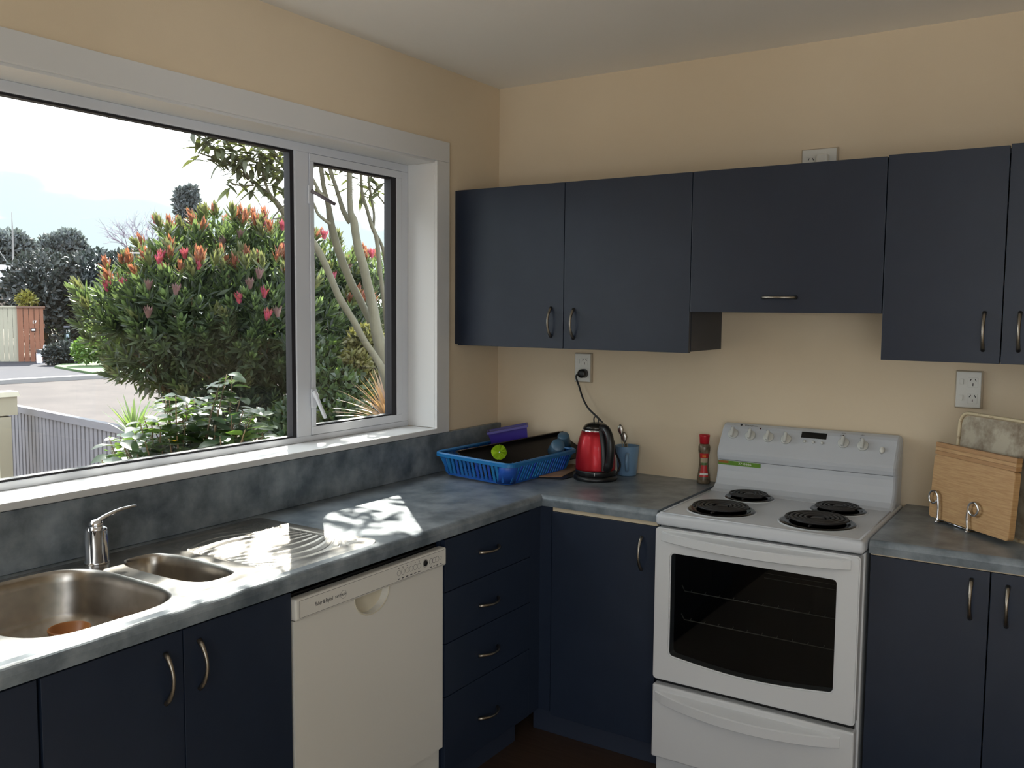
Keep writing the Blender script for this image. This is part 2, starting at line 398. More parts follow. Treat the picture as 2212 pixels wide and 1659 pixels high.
# window_2_fill behind the viewer: unseen, added and sized to brighten the room
w2 = struct(empty('window_2_fill', (2.2, RY - .05, 0.3)), 'wide unseen window added behind the viewer to brighten the room', 'window')
boxes('frame', [(1.9, 1.96, RY - .08, RY - .03, .3, 2.3), (3.94, 4.0, RY - .08, RY - .03, .3, 2.3), (1.96, 3.94, RY - .08, RY - .03, .3, .36), (1.96, 3.94, RY - .08, RY - .03, 2.24, 2.3), (2.92, 2.98, RY - .08, RY - .03, .36, 2.24)], M_alu, w2)
w3 = struct(empty('window_3_fill', (RX + .05, -3.3, 0.5)), 'unseen window added in the right-hand wall to brighten the room', 'window')  # side opening out of view, added for more light in the room
boxes('frame', [(RX + .03, RX + .08, -4.8, -4.74, .8, 2.2), (RX + .03, RX + .08, -3.56, -3.5, .8, 2.2), (RX + .03, RX + .08, -4.74, -3.56, .8, .86), (RX + .03, RX + .08, -4.74, -3.56, 2.14, 2.2)], M_alu, w3)

# ------------------------------------------------------------------ worktops and splashback
def worktop_profile(front, back, sgn):
    """rounded nose; returns polygon (d, z) where d runs from wall outwards"""
    r = 0.018; pts = [(back, CB), (front - 0.004, CB)]
    for k in range(0, 7):
        a = -PI / 2 * 0 + (PI / 2) * k / 6
        pts.append((front - r + r * math.cos(a - 0.0), CT - r + r * math.sin(a)))
    pts.append((back, CT)); return pts
SX0, SX1, SY0, SY1 = 0.07, 0.548, -2.93, -1.425      # sink cut-out
wt = empty('worktop', (0.3, -1.3, CB), 'L-shaped mottled blue-grey laminate worktop holding the sink', 'worktop')
bm = bmesh.new()
def add_prism(bm, poly, a0, a1, axis):
    def pt(p, a):
        q = list(p); q.insert('xyz'.index(axis), a); return q
    n = len(poly); A = [bm.verts.new(pt(p, a0)) for p in poly]; B = [bm.verts.new(pt(p, a1)) for p in poly]
    for i in range(n): bm.faces.new((A[i], A[(i + 1) % n], B[(i + 1) % n], B[i]))
    bm.faces.new(A[::-1]); bm.faces.new(B)
profL = worktop_profile(DC, SX1, 1)
add_prism(bm, profL, -3.4, -DC + .018, 'y')                               # front strip with nose (left run)
bbox_add(bm, 0.0, SX1, SY1, -DC + .018, CB, CT)                            # right of the sink to the corner
bbox_add(bm, 0.0, SX0, SY0, SY1, CB, CT); bbox_add(bm, 0.0, SX1, -3.4, SY0, CB, CT)
bbox_add(bm, 0.0, DC - .018, -DC + .018, 0.0, CB, CT)
add_prism(bm, [(-d, z) for d, z in worktop_profile(DC, 0.0, 1)], DC - .018, XK0 - .001, 'x')   # back run up to the cooker
frombm('slab', bm, M_top, wt)
bm = bmesh.new(); add_prism(bm, [(-d, z) for d, z in worktop_profile(DC, 0.0, 1)], XK1, 2.75, 'x')
tag(frombm('worktop', bm, M_top), 'short mottled grey laminate worktop right of the cooker under the chopping board', 'worktop')
tag(box('splashback', 0.0, 0.02, -3.4, -0.001, CT + .0005, 1.0625, M_top, None, .002), 'low grey laminate upstand along the wall under the window sill', 'splashback')

# ------------------------------------------------------------------ cabinets
def handle_mesh(Ln, name):
    pts = []; rad = []
    for k in range(13):
        t = k / 12; a = math.sin(PI * t)
        pts.append((0, -0.028 * (a ** 0.75), Ln * (t - .5))); rad.append(.0042 + .0022 * (1 - a))
    V, F = tube_geo(pts, rad, 8)
    me = bpy.data.meshes.new(name); me.from_pydata([tuple(v) for v in V], [], F); me.update()
    me.polygons.foreach_set('use_smooth', [True] * len(me.polygons)); me.materials.append(M_nickel); return me
HM = handle_mesh(0.112, 'bow_handle'); HM96 = handle_mesh(0.112, 'bow_handle_wide')
def handle(parent, c, along, out):
    """along: direction of the bar; out: direction away from the door"""
    a = Vector(along); o = Vector(out); s = (-o).cross(a)
    M = Matrix(((s.x, -o.x, a.x, c[0]), (s.y, -o.y, a.y, c[1]), (s.z, -o.z, a.z, c[2]), (0, 0, 0, 1)))
    inst('handle', HM, M, parent)['label'] = 'brushed nickel bow handle'
def carcass(root, x0, x1, y0, y1, z0, z1, m=M_cab, top=True):
    t = .016; l = [(x0, x0 + t, y0, y1, z0, z1), (x1 - t, x1, y0, y1, z0, z1), (x0 + t, x1 - t, y0, y1, z0, z0 + t)]
    if top: l.append((x0 + t, x1 - t, y0, y1, z1 - t, z1))
    return boxes('body', l, m, root)
G = 0.0015
# wall cupboards
c = empty('wall_cupboard', (0.5, 0, ZB), 'blue-grey two-door wall cupboard in the corner beside the window', 'cupboard')
boxes('body', [(0.005, .021, -DU + .02, -.001, ZB, ZT), (X2 - .017, X2 - .001, -DU + .02, -.001, ZB, ZT), (.021, X2 - .017, -DU + .02, -.001, ZB, ZB + .016), (.021, X2 - .017, -DU + .02, -.001, ZT - .016, ZT)], M_cab, c)
box('filler_strip', 0.002, .0165, -DU + .004, -DU + .0195, ZB, ZT, M_cab, c)
d = box('door', .0185, X1 - G, -DU, -DU + .018, ZB - .004, ZT, M_cab, c, .001); handle(d, (.462, -DU, 1.5145), (0, 0, 1), (0, -1, 0))
d = box('door', X1 + G, X2 - G, -DU, -DU + .018, ZB - .004, ZT, M_cab, c, .001); handle(d, (.561, -DU, 1.51), (0, 0, 1), (0, -1, 0))
c = empty('rangehood_cupboard', (1.34, 0, ZR), 'blue-grey rangehood cupboard with a single lift-up front above the cooker', 'cupboard')
carcass(c, X2 + .0, X3 - .001, -DU + .02, -.001, ZR, ZT)
d = box('flip_door', X2 + G, X3 - G, -DU, -DU + .018, ZR - .004, ZT, M_cab, c, .001); handle(d, (1.337, -DU, 1.609), (1, 0, 0), (0, -1, 0))
box('hood_underside', X2 + .03, X3 - .03, -DU + .03, -.02, ZR - .003, ZR, M_steel, c)
c = empty('wall_cupboard', (2.0, 0, ZB), 'blue-grey two-door wall cupboard above the chopping board', 'cupboard')
carcass(c, X3 + .0, 2.325, -DU + .02, -.001, ZB, ZT)
d = box('door', X3 + G, X4 - G, -DU, -DU + .018, ZB - .004, ZT + .004, M_cab, c, .001); handle(d, (1.944, -DU, 1.509), (0, 0, 1), (0, -1, 0))
d = box('door', X4 + G, 2.323, -DU, -DU + .018, ZB - .004, ZT + .008, M_cab, c, .001); handle(d, (2.036, -DU, 1.51), (0, 0, 1), (0, -1, 0))

# left run below the worktop (fronts face +x)
KZ = 0.11
def lcab(name, y0, y1, label):
    c = empty(name, (0.3, (y0 + y1) / 2, 0), label, 'cupboard')
    t = .016
    boxes('body', [(.02, DD - .019, y0, y0 + t, KZ, CB - .001), (.02, DD - .019, y1 - t, y1, KZ, CB - .001), (.02, DD - .019, y0 + t, y1 - t, KZ, KZ + t)], M_cab, c)
    box('kickboard', DD - .075, DD - .06, y0, y1, 0.0, KZ, M_kick, c)
    return c
Y1, Y2, Y3, Y4 = -2.4176, -2.0966, -1.7765, -1.1705
c = lcab('base_cupboard', -2.9, Y1 - .003, 'blue-grey base cupboard at the left edge of the photo under the sink bowl')
box('door', DD - .018, DD, -2.9, Y1 - .006, KZ, .858, M_cab, c, .001)
c = lcab('base_cupboard', Y1, Y3, 'blue-grey two-door base cupboard under the sink beside the dishwasher')
d = box('door', DD - .018, DD, Y1 + .002, Y2 - G, KZ, .858, M_cab, c, .001); handle(d, (DD, -2.143, .764), (0, 0, 1), (1, 0, 0))
d = box('door', DD - .018, DD, Y2 + G, Y3 - .004, KZ, .858, M_cab, c, .001); handle(d, (DD, -2.0555, .767), (0, 0, 1), (1, 0, 0))
c = lcab('drawer_unit', -1.158, -0.650, 'blue-grey unit of four drawers between the dishwasher and the corner')
for z0, z1, hz in ((.692, .856, .777), (.5285, .6895, .60), (.358, .526, .433), (KZ, .3555, .220)):
    d = box('drawer', DD - .018, DD, -1.148, -.654, z0, z1, M_cab, c, .001); handle(d, (DD, -.912, hz), (0, 1, 0), (1, 0, 0))
# corner cupboard (front faces -y)
c = empty('corner_cupboard', (0.7, -.3, 0), 'blue-grey corner base cupboard with one door left of the cooker', 'cupboard')
boxes('body', [(XK0 - .018, XK0 - .002, -DD + .019, -.02, KZ, CB - .001), (.62, XK0 - .018, -DD + .019, -.02, KZ, KZ + .016)], M_cab, c)
box('corner_filler', DD - .02, DD - .003, -.650, -DD + .001, KZ, CB - .001, M_cab, c)
box('corner_filler', DD - .003, .626, -DD + .001, -DD + .018, KZ, CB - .001, M_cab, c)
d = box('door', .6285, XK0 - .003, -DD, -DD + .018, KZ - .012, .8475, M_cab, c, .001); handle(d, (.978, -DD, .75), (0, 0, 1), (0, -1, 0))
box('edge_rail', .63, XK0 - .003, -DD + .003, -DD + .018, .849, CB - .001, M_cabin, c)['label'] = 'pale board edge under the worktop'
box('kickboard', DD - .06, XK0 - .002, -DD + .06, -DD + .075, 0, KZ, M_kick, c)
# right base cupboard
c = empty('base_cupboard', (2.0, -.3, 0), 'blue-grey two-door base cupboard right of the cooker', 'cupboard')
boxes('body', [(XK1 + .001, XK1 + .017, -DD + .019, -.02, KZ, CB - .001), (2.314, 2.33, -DD + .019, -.02, KZ, CB - .001), (XK1 + .017, 2.314, -DD + .019, -.02, KZ, KZ + .016)], M_cab, c)
d = box('door', XK1 + .003, XS - G, -DD, -DD + .018, KZ, .858, M_cab, c, .001); handle(d, (1.971, -DD, .776), (0, 0, 1), (0, -1, 0))
d = box('door', XS + G, 2.328, -DD, -DD + .018, KZ, .858, M_cab, c, .001); handle(d, (2.06, -DD, .771), (0, 0, 1), (0, -1, 0))
box('edge_rail', XK1 + .003, 2.328, -DD + .003, -DD + .018, .859, CB - .001, M_cabin, c)
box('kickboard', XK1 + .002, 2.33, -DD + .06, -DD + .075, 0, KZ, M_kick, c)
# ------------------------------------------------------------------ sink
sk = empty('sink', (0.3, -2.2, CT), 'stainless steel sink with a large bowl, a small bowl and a ribbed drainer', 'sink')
def sellipse(x0, x1, y0, y1, e, n=48):
    out = []
    for k in range(n):
        a = 2 * PI * k / n; c_, s_ = math.cos(a), math.sin(a)
        out.append(((x0 + x1) / 2 + (x1 - x0) / 2 * abs(c_) ** (2 / e) * (1 if c_ >= 0 else -1), (y0 + y1) / 2 + (y1 - y0) / 2 * abs(s_) ** (2 / e) * (1 if s_ >= 0 else -1)))
    return out
RZ = CT + .0035
big = (.075, .535, -2.415, -2.025, 3.6); small = (.14, .478, -1.978, -1.832, 3.4)
outer = rrect(.045, .556, -2.95, -1.405, .055, 8)
drx0, drx1, dry0, dry1 = .075, .515, -1.80, -1.435
drain = rrect(drx0, drx1, dry0, dry1, .05, 6)
extra = []
yy = dry0
nx, ny = 110, 70
for i in range(nx + 1):
    for j in range(ny + 1):
        q = (drx0 + (drx1 - drx0) * i / nx, dry0 + (dry1 - dry0) * j / ny)
        if inside(q, drain): extra.append(q)
hb, hs_ = sellipse(*big), sellipse(*small)
v2, f2 = plate2d(outer, [hb, hs_], extra + list(drain))
def dz(x, y):
    mx = min(x - drx0, drx1 - x, y - dry0, dry1 - y)
    if mx < 0:
        ex = min(x - .045, .556 - x, -1.405 - y, y + 2.95)
        return -0.0035 * (1 - min(max(ex / .012, 0), 1)) ** 2
    z = -.0045 * min(mx / .014, 1.0)
    yn = (y - dry0) / (dry1 - dry0)
    cxl = .295 + .05 * math.sin(yn * 2.2)
    a = (x - cxl) / (0.4 + 0.75 * math.sin(PI * min(max(yn * .9 + .08, 0), 1)))
    s_ = (a / .038) % 1.0
    if .035 < yn < .95 and mx > .022:
        z += .0026 * math.exp(-((s_ - .5) / .10) ** 2)
    return z
V = [(p.x, p.y, RZ + dz(p.x, p.y)) for p in v2]
mk('deck', V, f2, M_steel, sk, True)
def bowl(name, prm, depth, e2):
    x0, x1, y0, y1, e = prm; rings = []
    for ins, z in ((0, 0), (.003, -.002), (.006, -.008), (.009, -.03), (.016, -depth + .05), (.026, -depth + .018), (.045, -depth + .003), (.07, -depth), ):
        rings.append([(a, b, RZ + z) for a, b in sellipse(x0 + ins, x1 - ins, y0 + ins, y1 - ins, e - 6 * ins)])
    V = [q for r in rings for q in r]; n = 48; F = []
    for i in range(len(rings) - 1):
        for k in range(n): F.append((i * n + k, (i + 1) * n + k, (i + 1) * n + (k + 1) % n, i * n + (k + 1) % n))
    F.append(tuple(range((len(rings) - 1) * n, len(rings) * n)))
    b = mk(name, V, F, M_steel, sk, True)
    cx, cy = (x0 + x1) / 2, (y0 + y1) / 2
    lathe('waste', [(.0, .004), (.012, .004), (.014, .002), (.03, .002), (.036, .0035), (.04, .0)], (cx, cy, RZ - depth), M_chrome, b, 24)
    return b
bowl('large_bowl', big, .155, 0); bowl('small_bowl', small, .12, 0)
# mixer tap
tp = empty('tap', (.107, -1.995, RZ), 'chrome single-lever mixer tap behind the sink bowls', 'tap')
lathe('body', [(.031, 0), (.031, .004), (.0285, .006), (.0285, .084), (.027, .090), (.022, .094), (0, .095)], (.107, -1.995, RZ), M_chrome, tp, 40)
tf = Vector((.107, -1.995, 0)) + Vector((.86, -.52, 0)).normalized() * .019     # slimmer cartridge column on the bowl side
lathe('column', [(.0165, .006), (.0165, .088), (.0172, .0885), (.0172, .092), (.0165, .0925), (.0165, .101)], (tf.x, tf.y, RZ), M_chrome, tp, 32)
lathe('cap', [(.0172, .0), (.0178, .003), (.0165, .009), (.011, .014), (.005, .016), (0, .0165)], (tf.x, tf.y, RZ + .101), M_chrome, tp, 32)
lev = spline([(tf.x, tf.y + .002, RZ + .113), (tf.x + .003, tf.y + .03, RZ + .124), (tf.x + .005, tf.y + .065, RZ + .132), (tf.x + .006, tf.y + .108, RZ + .134)], 6)
V = []; F = []
for i, q in enumerate(lev):
    hw = .012 - .005 * i / (len(lev) - 1); th = .0045 - .002 * i / (len(lev) - 1)
    for dx, dzv in ((-hw, -th), (hw, -th), (hw * .8, th), (-hw * .8, th)): V.append(q + Vector((dx, 0, dzv)))
for i in range(len(lev) - 1):
    for k in range(4): F.append((4 * i + k, 4 * i + (k + 1) % 4, 4 * i + 4 + (k + 1) % 4, 4 * i + 4 + k))
F += [(3, 2, 1, 0), tuple(range(len(V) - 4, len(V)))]
mk('lever', V, F, M_chrome, tp, True)
# brown ramekin in the big bowl
rb = onz(150, 1352, .80); rbx, rby = max(min(rb.x, .46), .18), rb.y
tag(lathe('ramekin', [(0, .004), (.036, .004), (.044, .042), (.047, .043), (.0485, .041), (.0475, .036), (.040, .002), (.038, 0), (0, 0)], (rbx, rby, RZ - .155), M_terra, None, 32), 'brown glazed ceramic dish standing in the large sink bowl', 'dish')

# ------------------------------------------------------------------ dishwasher
dw = empty('dishwasher', (.3, -1.475, 0), 'almond-white dishwasher with a control strip under the worktop', 'dishwasher')
DY0, DY1 = Y3 + .003, -1.163
box('body', .03, DD - .022, DY0 + .004, DY1 - .004, .02, .855, M_black, dw)
box('top_strip', DD - .05, DD - .022, DY0 + .004, DY1 - .004, .845, .862, mat('worn_brown_edge', S(70, 58, 50), .6), dw)
# door panel with half-moon grip recess
gy = onx(805, 1290, DD + .004).y; gr = .068
top = .788
outer = [(DY0, .205), (DY1, .205), (DY1, top), (DY0, top)]
gz = .782
hole = [(gy + gr * math.cos(a), gz + .058 * math.sin(a)) for a in [PI + PI * k / 20 for k in range(21)]]
outer2 = [(DY0, .205), (DY1, .205), (DY1, gz), (gy + gr, gz)] + [q for q in hole[::-1]][1:-1] + [(gy - gr, gz), (DY0, gz)]
n = len(outer2); bm = bmesh.new()
A = [bm.verts.new((DD + .002, y, z)) for y, z in outer2]; B = [bm.verts.new((DD - .02, y, z)) for y, z in outer2]
v, f = plate2d(outer2, []); 
for t in f: bm.faces.new([A[i] for i in t]); bm.faces.new([B[i] for i in t[::-1]])
for i in range(n): bm.faces.new((A[i], A[(i + 1) % n], B[(i + 1) % n], B[i]))
door = frombm('door', bm, M_almond, dw)
box('grip_recess', DD - .021, DD - .0195, gy - gr - .004, gy + gr + .004, gz - .064, gz + .002, M_almond2, dw)['label'] = 'half-moon finger recess'
tube('grip_edge', [(DD + .0025, gy + (gr + .003) * math.cos(a), gz + .061 * math.sin(a)) for a in [PI + PI * k / 24 for k in range(25)]], .0018, M_almond2, dw, 6)
box('kick_panel', DD - .03, DD - .012, DY0, DY1, .02, .196, M_almond, dw, .002)
FZ0, FZ1 = .7835, .8395
fas = box('control_strip', DD - .02, DD + .012, DY0 - .002, DY1 + .006, FZ0, FZ1, M_almond, dw, .006, 3)
FX = DD + .0122
boxes('strip_outline', [(FX - .0004, FX, DY0 + .010, DY1 - .006, FZ1 - .0062, FZ1 - .0054), (FX - .0004, FX, DY0 + .010, DY0 + .0108, FZ0 + .006, FZ1 - .006), (FX - .0004, FX, DY0 + .01, DY1 - .006, FZ0 + .0056, FZ0 + .0064)], M_print, fas)
def fpos(u, v): q = onx(u, v, FX); return q
ty = fpos(680, 1306); text('brand_lettering', 'Fisher & Paykel', .0150, (FX, ty.y, .8065), (0, 1, 0), (0, 0, 1), M_print, fas, sx=.70, shear=.15)
ty = fpos(724, 1292); text('soft_touch_lettering', 'SOFT TOUCH', .0085, (FX, ty.y, .8078), (0, 1, 0), (0, 0, 1), M_print, fas, sx=.8)
def ring(name, y, z, r0, r1, m, parent, ey=1.0, ez=1.0, seg=24, x=None):
    x = FX if x is None else x
    V = [(x, y + r * ey * math.cos(2 * PI * k / seg), z + r * ez * math.sin(2 * PI * k / seg)) for r in (r0, r1) for k in range(seg)]
    V += [(x - .003, a, b) for _, a, b in V]
    F = [(k, (k + 1) % seg, seg + (k + 1) % seg, seg + k) for k in range(seg)]
    return mk(name, V, [q for q in F] + [(seg + k, seg + (k + 1) % seg, 3 * seg + (k + 1) % seg, 3 * seg + k) for k in range(seg)], m, parent)
cyq = fpos(742, 1285).y; ring('logo_ring', cyq, .8105, .0105, .0112, M_print, fas)
for k in range(6):
    y = fpos(862 + 8.75 * k, 1233 - 3.0 * k).y; ring('button', y, .8125, .0075, .0084, M_print, fas)
    lathe('lamp', [(0, .0), (.0013, 0), (.0013, .001), (0, .001)], (0, 0, 0), M_print, fas, 8).matrix_basis = Matrix.Translation((FX, y - .001, .8265)) @ Matrix.Rotation(PI / 2, 4, 'Y')
    box('caption', FX - .0003, FX, y - .005, y + .005, .7935, .7965, M_print, fas)
y = fpos(919, 1211).y
ring('power_ring', y, .8130, .0112, .0122, M_print, fas)
lathe('power_button', [(0, 0), (.0095, 0), (.0088, .002), (0, .0026)], (0, 0, 0), M_black, fas, 24).matrix_basis = Matrix.Translation((FX - .0006, y, .813)) @ Matrix.Rotation(PI / 2, 4, 'Y')
for uu, rr in ((931, .0088), (938, .0088), (944.5, .0088), (952, .0050)):
    y = fpos(uu, 1210).y; ring('button', y, .8125, rr * .88, rr, M_print, fas); box('caption', FX - .0003, FX, y - .004, y + .004, .7935, .796, M_print, fas)

# ------------------------------------------------------------------ cooker
ck = empty('cooker', (1.37, -.3, 0), 'white freestanding electric cooker with four coil burners and raised control panel', 'cooker')
KX0, KX1 = 1.047, 1.692
KF = -.630
box('body', KX0, KX1, -.585, -.03, .02, .862, M_whitedoor, ck, .003)
# hob tray: rounded box with a slightly raised rim
bm = bmesh.new(); bbox_add(bm, KX0 - .002, KX1 + .004, KF, -.02, .866, .906, .012, 4)
frombm('hob', bm, M_white, ck, True)
rim = tubes('hob_rim', [([(KX0 + .012, KF + .014, .9055), (KX0 + .012, -.17, .9055)], .0035), ([(KX1 - .012, KF + .014, .9055), (KX1 - .012, -.17, .9055)], .0035), ([(KX0 + .012, KF + .014, .9055), (KX1 - .012, KF + .014, .9055)], .0035)], M_white, ck)
box('shadow_gap', KX0 + .004, KX1 - .004, -.60, -.58, .8605, .8665, M_black, ck)
def burner(cx, cy, R):
    pan = lathe('burner', [(0, -.006), (R * .55, -.006), (R * .92, .0005), (R * 1.0, .004), (R * 1.06, .004), (R * 1.10, .0015), (R * 1.12, -.001)], (cx, cy, .9075), M_blackgloss, ck, 48)
    z = .9215; turns = 4.6 if R > .085 else 3.9; pts = []; n = int(turns * 30)
    r0, r1 = R * .30, R * .93
    for k in range(n + 1):
        t = k / n; a = turns * 2 * PI * t; r = r0 + (r1 - r0) * t; pts.append((cx + r * math.cos(a), cy + r * math.sin(a), z))
    V, F = tube_geo(pts, R * .052, 6)
    V = [Vector((q.x, q.y, z + (q.z - z) * .75)) for q in V]
    mk('coil', V, F, M_coil, pan, True)
    lathe('centre_cap', [(0, .001), (R * .2, .001), (R * .22, -.002), (R * .22, -.012), (0, -.012)], (cx, cy, z), M_coil, pan, 24)
    tubes('coil_support', [([(cx + R * .95 * math.cos(a), cy + R * .95 * math.sin(a), .914), (cx, cy, .914)], .003) for a in (.5, 2.6, 4.7)], M_coil, pan)
    lathe('trim_ring', [(R * 1.10, .0), (R * 1.12, .002), (R * 1.16, .0015), (R * 1.18, -.002)], (cx, cy, .9065), M_white, ck, 48)
burner(1.212, -.472, .098); burner(1.222, -.222, .076); burner(1.522, -.468, .103); burner(1.532, -.248, .080)
# steam vent
lathe('vent', [(0, -.001), (.026, -.001), (.031, .003), (.034, .002), (.036, -.001)], (0, 0, 0), M_white, ck, 24).matrix_basis = Matrix.Translation((1.375, -.118, .910)) @ Matrix.Scale(.55, 4, (0, 1, 0))
box('vent_slot', 1.352, 1.397, -.123, -.114, .9115, .9135, M_black, ck)
# raised control panel: cove profile (y, z) extruded along x, with bevelled ends
prof = [(-.025, .895), (-.175, .895), (-.168, .907), (-.148, .912), (-.126, .926), (-.113, .948), (-.106, .975), (-.104, 1.000), (-.105, 1.012), (-.1045, 1.0135), (-.1085, 1.016), (-.113, 1.030), (-.114, 1.042), (-.110, 1.050), (-.060, 1.128), (-.050, 1.137), (-.036, 1.143), (-.025, 1.144)]
bm = bmesh.new()
xs_ = [(KX0 + .010, .012), (KX0 + .013, .004), (KX0 + .018, 0), (KX1 - .018, 0), (KX1 - .012, .004), (KX1 - .008, .012), (KX1 - .006, .024)]
rows = []
for x, ins in xs_:
    row = []
    for i, (y, z) in enumerate(prof):
        yy_ = min(y + (ins if i > 2 else 0), -.025); zz_ = z - (ins * .8 if i >= 14 else 0); row.append(bm.verts.new((x, yy_, zz_)))
    rows.append(row)
for a, b in zip(rows[:-1], rows[1:]):
    for i in range(len(prof) - 1): bm.faces.new((a[i], a[i + 1], b[i + 1], b[i]))
    bm.faces.new((a[-1], a[0], b[0], b[-1]))
bm.faces.new(rows[0]); bm.faces.new(rows[-1][::-1])
frombm('control_panel', bm, M_white, ck, False)
boxes('panel_seam', [(KX0 + .02, KX1 - .018, -.1052, -.1035, 1.0128, 1.0140)], M_print, ck)
# face of the panel: frame for controls
fy0, fz0, fy1, fz1 = -.110, 1.050, -.060, 1.128
FU = Vector((0, fy1 - fy0, fz1 - fz0)).normalized(); FNn = Vector((0, -FU.z, FU.y))
def face_at(x, s): return Vector((x, fy0, fz0)) + FU * s + FNn * .0006      # s along the slope 0..0.0927
def fpix(u, v):
    d_ = ray(u, v); p0 = Vector((0, fy0, fz0)); t = ((p0 - CAM).dot(FNn)) / d_.dot(FNn); q = CAM + d_ * t
    return q + FNn * .0006
def fmtx(q): return Matrix(((1, FU.x, FNn.x, q.x), (0, FU.y, FNn.y, q.y), (0, FU.z, FNn.z, q.z), (0, 0, 0, 1)))
M_knob = mat('knob_plastic', S(206, 206, 200), .4)
def knobmesh():
    bm = bmesh.new(); prof_ = [(.0, .010), (.0185, .010), (.0205, .007), (.021, 0)]
    return prof_
for uu, vv in ((1584, 937), (1621, 941), (1660, 945), (1698, 949), (1822, 957), (1864, 963)):
    q = fpix(uu, vv); mm = fmtx(q)
    kb = lathe('knob', [(0, .006), (.016, .006), (.0185, .004), (.0195, 0)], (0, 0, 0), M_knob, ck, 32); kb.matrix_basis = mm
    g = box('grip', -.0055, .0055, -.017, .019, .005, .022, M_knob, None, .003); g.parent = kb
    text('dial_marks', 'o   -\n\n-     -', .008, q + FU * .026 - Vector((.014, 0, 0)), (1, 0, 0), FU, M_print, ck, .0001)
q = fpix(1758.5, 941); mm = fmtx(q)
dsp = box('display', -.044, .044, -.0115, .0115, -.001, .0008, M_blackgloss, ck, .0007); dsp.matrix_basis = mm
for uu, vv in ((1738, 953.5), (1757, 955.5), (1776, 957.5)):
    b_ = lathe('clock_button', [(0, .005), (.0045, .005), (.0055, 0)], (0, 0, 0), M_knob, ck, 16); b_.matrix_basis = fmtx(fpix(uu, vv))
for uu, vv in ((1643, 926), (1822, 941.5)):
    b_ = lathe('indicator', [(0, .001), (.003, .001), (.0034, 0)], (0, 0, 0), mat('dark_red_lamp', S(60, 14, 20), .2), ck, 12); b_.matrix_basis = fmtx(fpix(uu, vv))
b_ = lathe('light_button', [(0, .008), (.006, .008), (.0075, .005), (.009, 0)], (0, 0, 0), M_plate, ck, 20); b_.matrix_basis = fmtx(fpix(1905.5, 973)) @ Matrix.Scale(1.5, 4, (0, 1, 0))
q = fpix(1609, 920); text('brand_lettering', 'Westinghouse', .0085, q, (1, 0, 0), FU, M_print, ck, .0001)
ringo = lathe('brand_mark', [(.0036, .0002), (.0042, .0002)], (0, 0, 0), M_print, ck, 16); ringo.matrix_basis = fmtx(fpix(1602, 918))
q = fpix(1643, 921); text('model_lettering', '~ Fan Forced', .0065, q, (1, 0, 0), FU, M_print, ck, .0001) if False else None
q = fpix(1818, 937); text('panel_lettering', 'OVEN', .0055, q, (1, 0, 0), FU, M_print, ck, .0001)
q = fpix(1859, 941); text('panel_lettering', 'GRILL', .0055, q, (1, 0, 0), FU, M_print, ck, .0001)
# green service sticker just under the seam
st0, st1 = 1.066, 1.236
stk = box('sticker', KX0 + .016, 1.222, -.1062, -.1035, .9955, 1.0112, mat('green_sticker', S(96, 138, 40), .4, noise=(25, S(74, 120, 48), .4, .7)), ck)
box('sticker_patch', KX0 + .018, KX0 + .055, -.1066, -.1060, 1.002, 1.0105, mat('orange_print', S(150, 92, 40), .4), stk)
text('sticker_lettering', '3745666', .0105, (KX0 + .092, -.1066, 1.0008), (1, 0, 0), (0, 0, 1), mat('white_print', S(236, 238, 226), .5), stk, .0001, sx=1.35)
# oven door with a window
DZ0, DZ1 = .352, .8595
def arcline(x0, x1, z, sag, n=14): return [(x0 + (x1 - x0) * k / n, z - sag * math.sin(PI * k / n)) for k in range(n + 1)]
wx0, wx1, wz0, wz1 = 1.103, 1.623, .440, .780
hole = rrect(wx0, wx1, wz0, wz1, .012, 4)
hole = [(x, z - (.020 * math.sin(PI * (x - wx0) / (wx1 - wx0)) if z < wz0 + .02 else 0)) for x, z in hole]
hh = []
for i, q in enumerate(hole):                      # densify the sagging bottom edge
    hh.append(q); nx_ = hole[(i + 1) % len(hole)]
    if q[1] < wz0 + .02 and nx_[1] < wz0 + .02 and abs(q[0] - nx_[0]) > .1:
        for k in range(1, 14):
            x = q[0] + (nx_[0] - q[0]) * k / 14; hh.append((x, wz0 - .020 * math.sin(PI * (x - wx0) / (wx1 - wx0))))
outer = rrect(KX0 + .0005, KX1 - .004, DZ0, DZ1, .012, 5)
v, f = plate2d(outer, [hh]); nO, nH = len(outer), len(hh)
bm = bmesh.new()
A = [bm.verts.new((q.x, KF, q.y)) for q in v]; B = [bm.verts.new((q.x, -.59, q.y)) for q in v]
for t in f: bm.faces.new([A[i] for i in t]); bm.faces.new([B[i] for i in t[::-1]])
for s_, n in ((0, nO), (nO, nH)):
    for i in range(n): bm.faces.new((A[s_ + i], A[s_ + (i + 1) % n], B[s_ + (i + 1) % n], B[s_ + i]))
bmesh.ops.recalc_face_normals(bm, faces=bm.faces)
be = [e for e in bm.edges if len(e.link_faces) == 2 and e.verts[0].co.y < KF + 1e-5 and e.verts[1].co.y < KF + 1e-5 and e.calc_face_angle(0) > 1]
bmesh.ops.bevel(bm, geom=be, offset=.004, segments=2, affect='EDGES')
od = frombm('oven_door', bm, M_whitedoor, ck)
v, f = plate2d(hh, []); mk('oven_glass', [(q.x, KF + .006, q.y) for q in v], f, M_ovenglass, od)
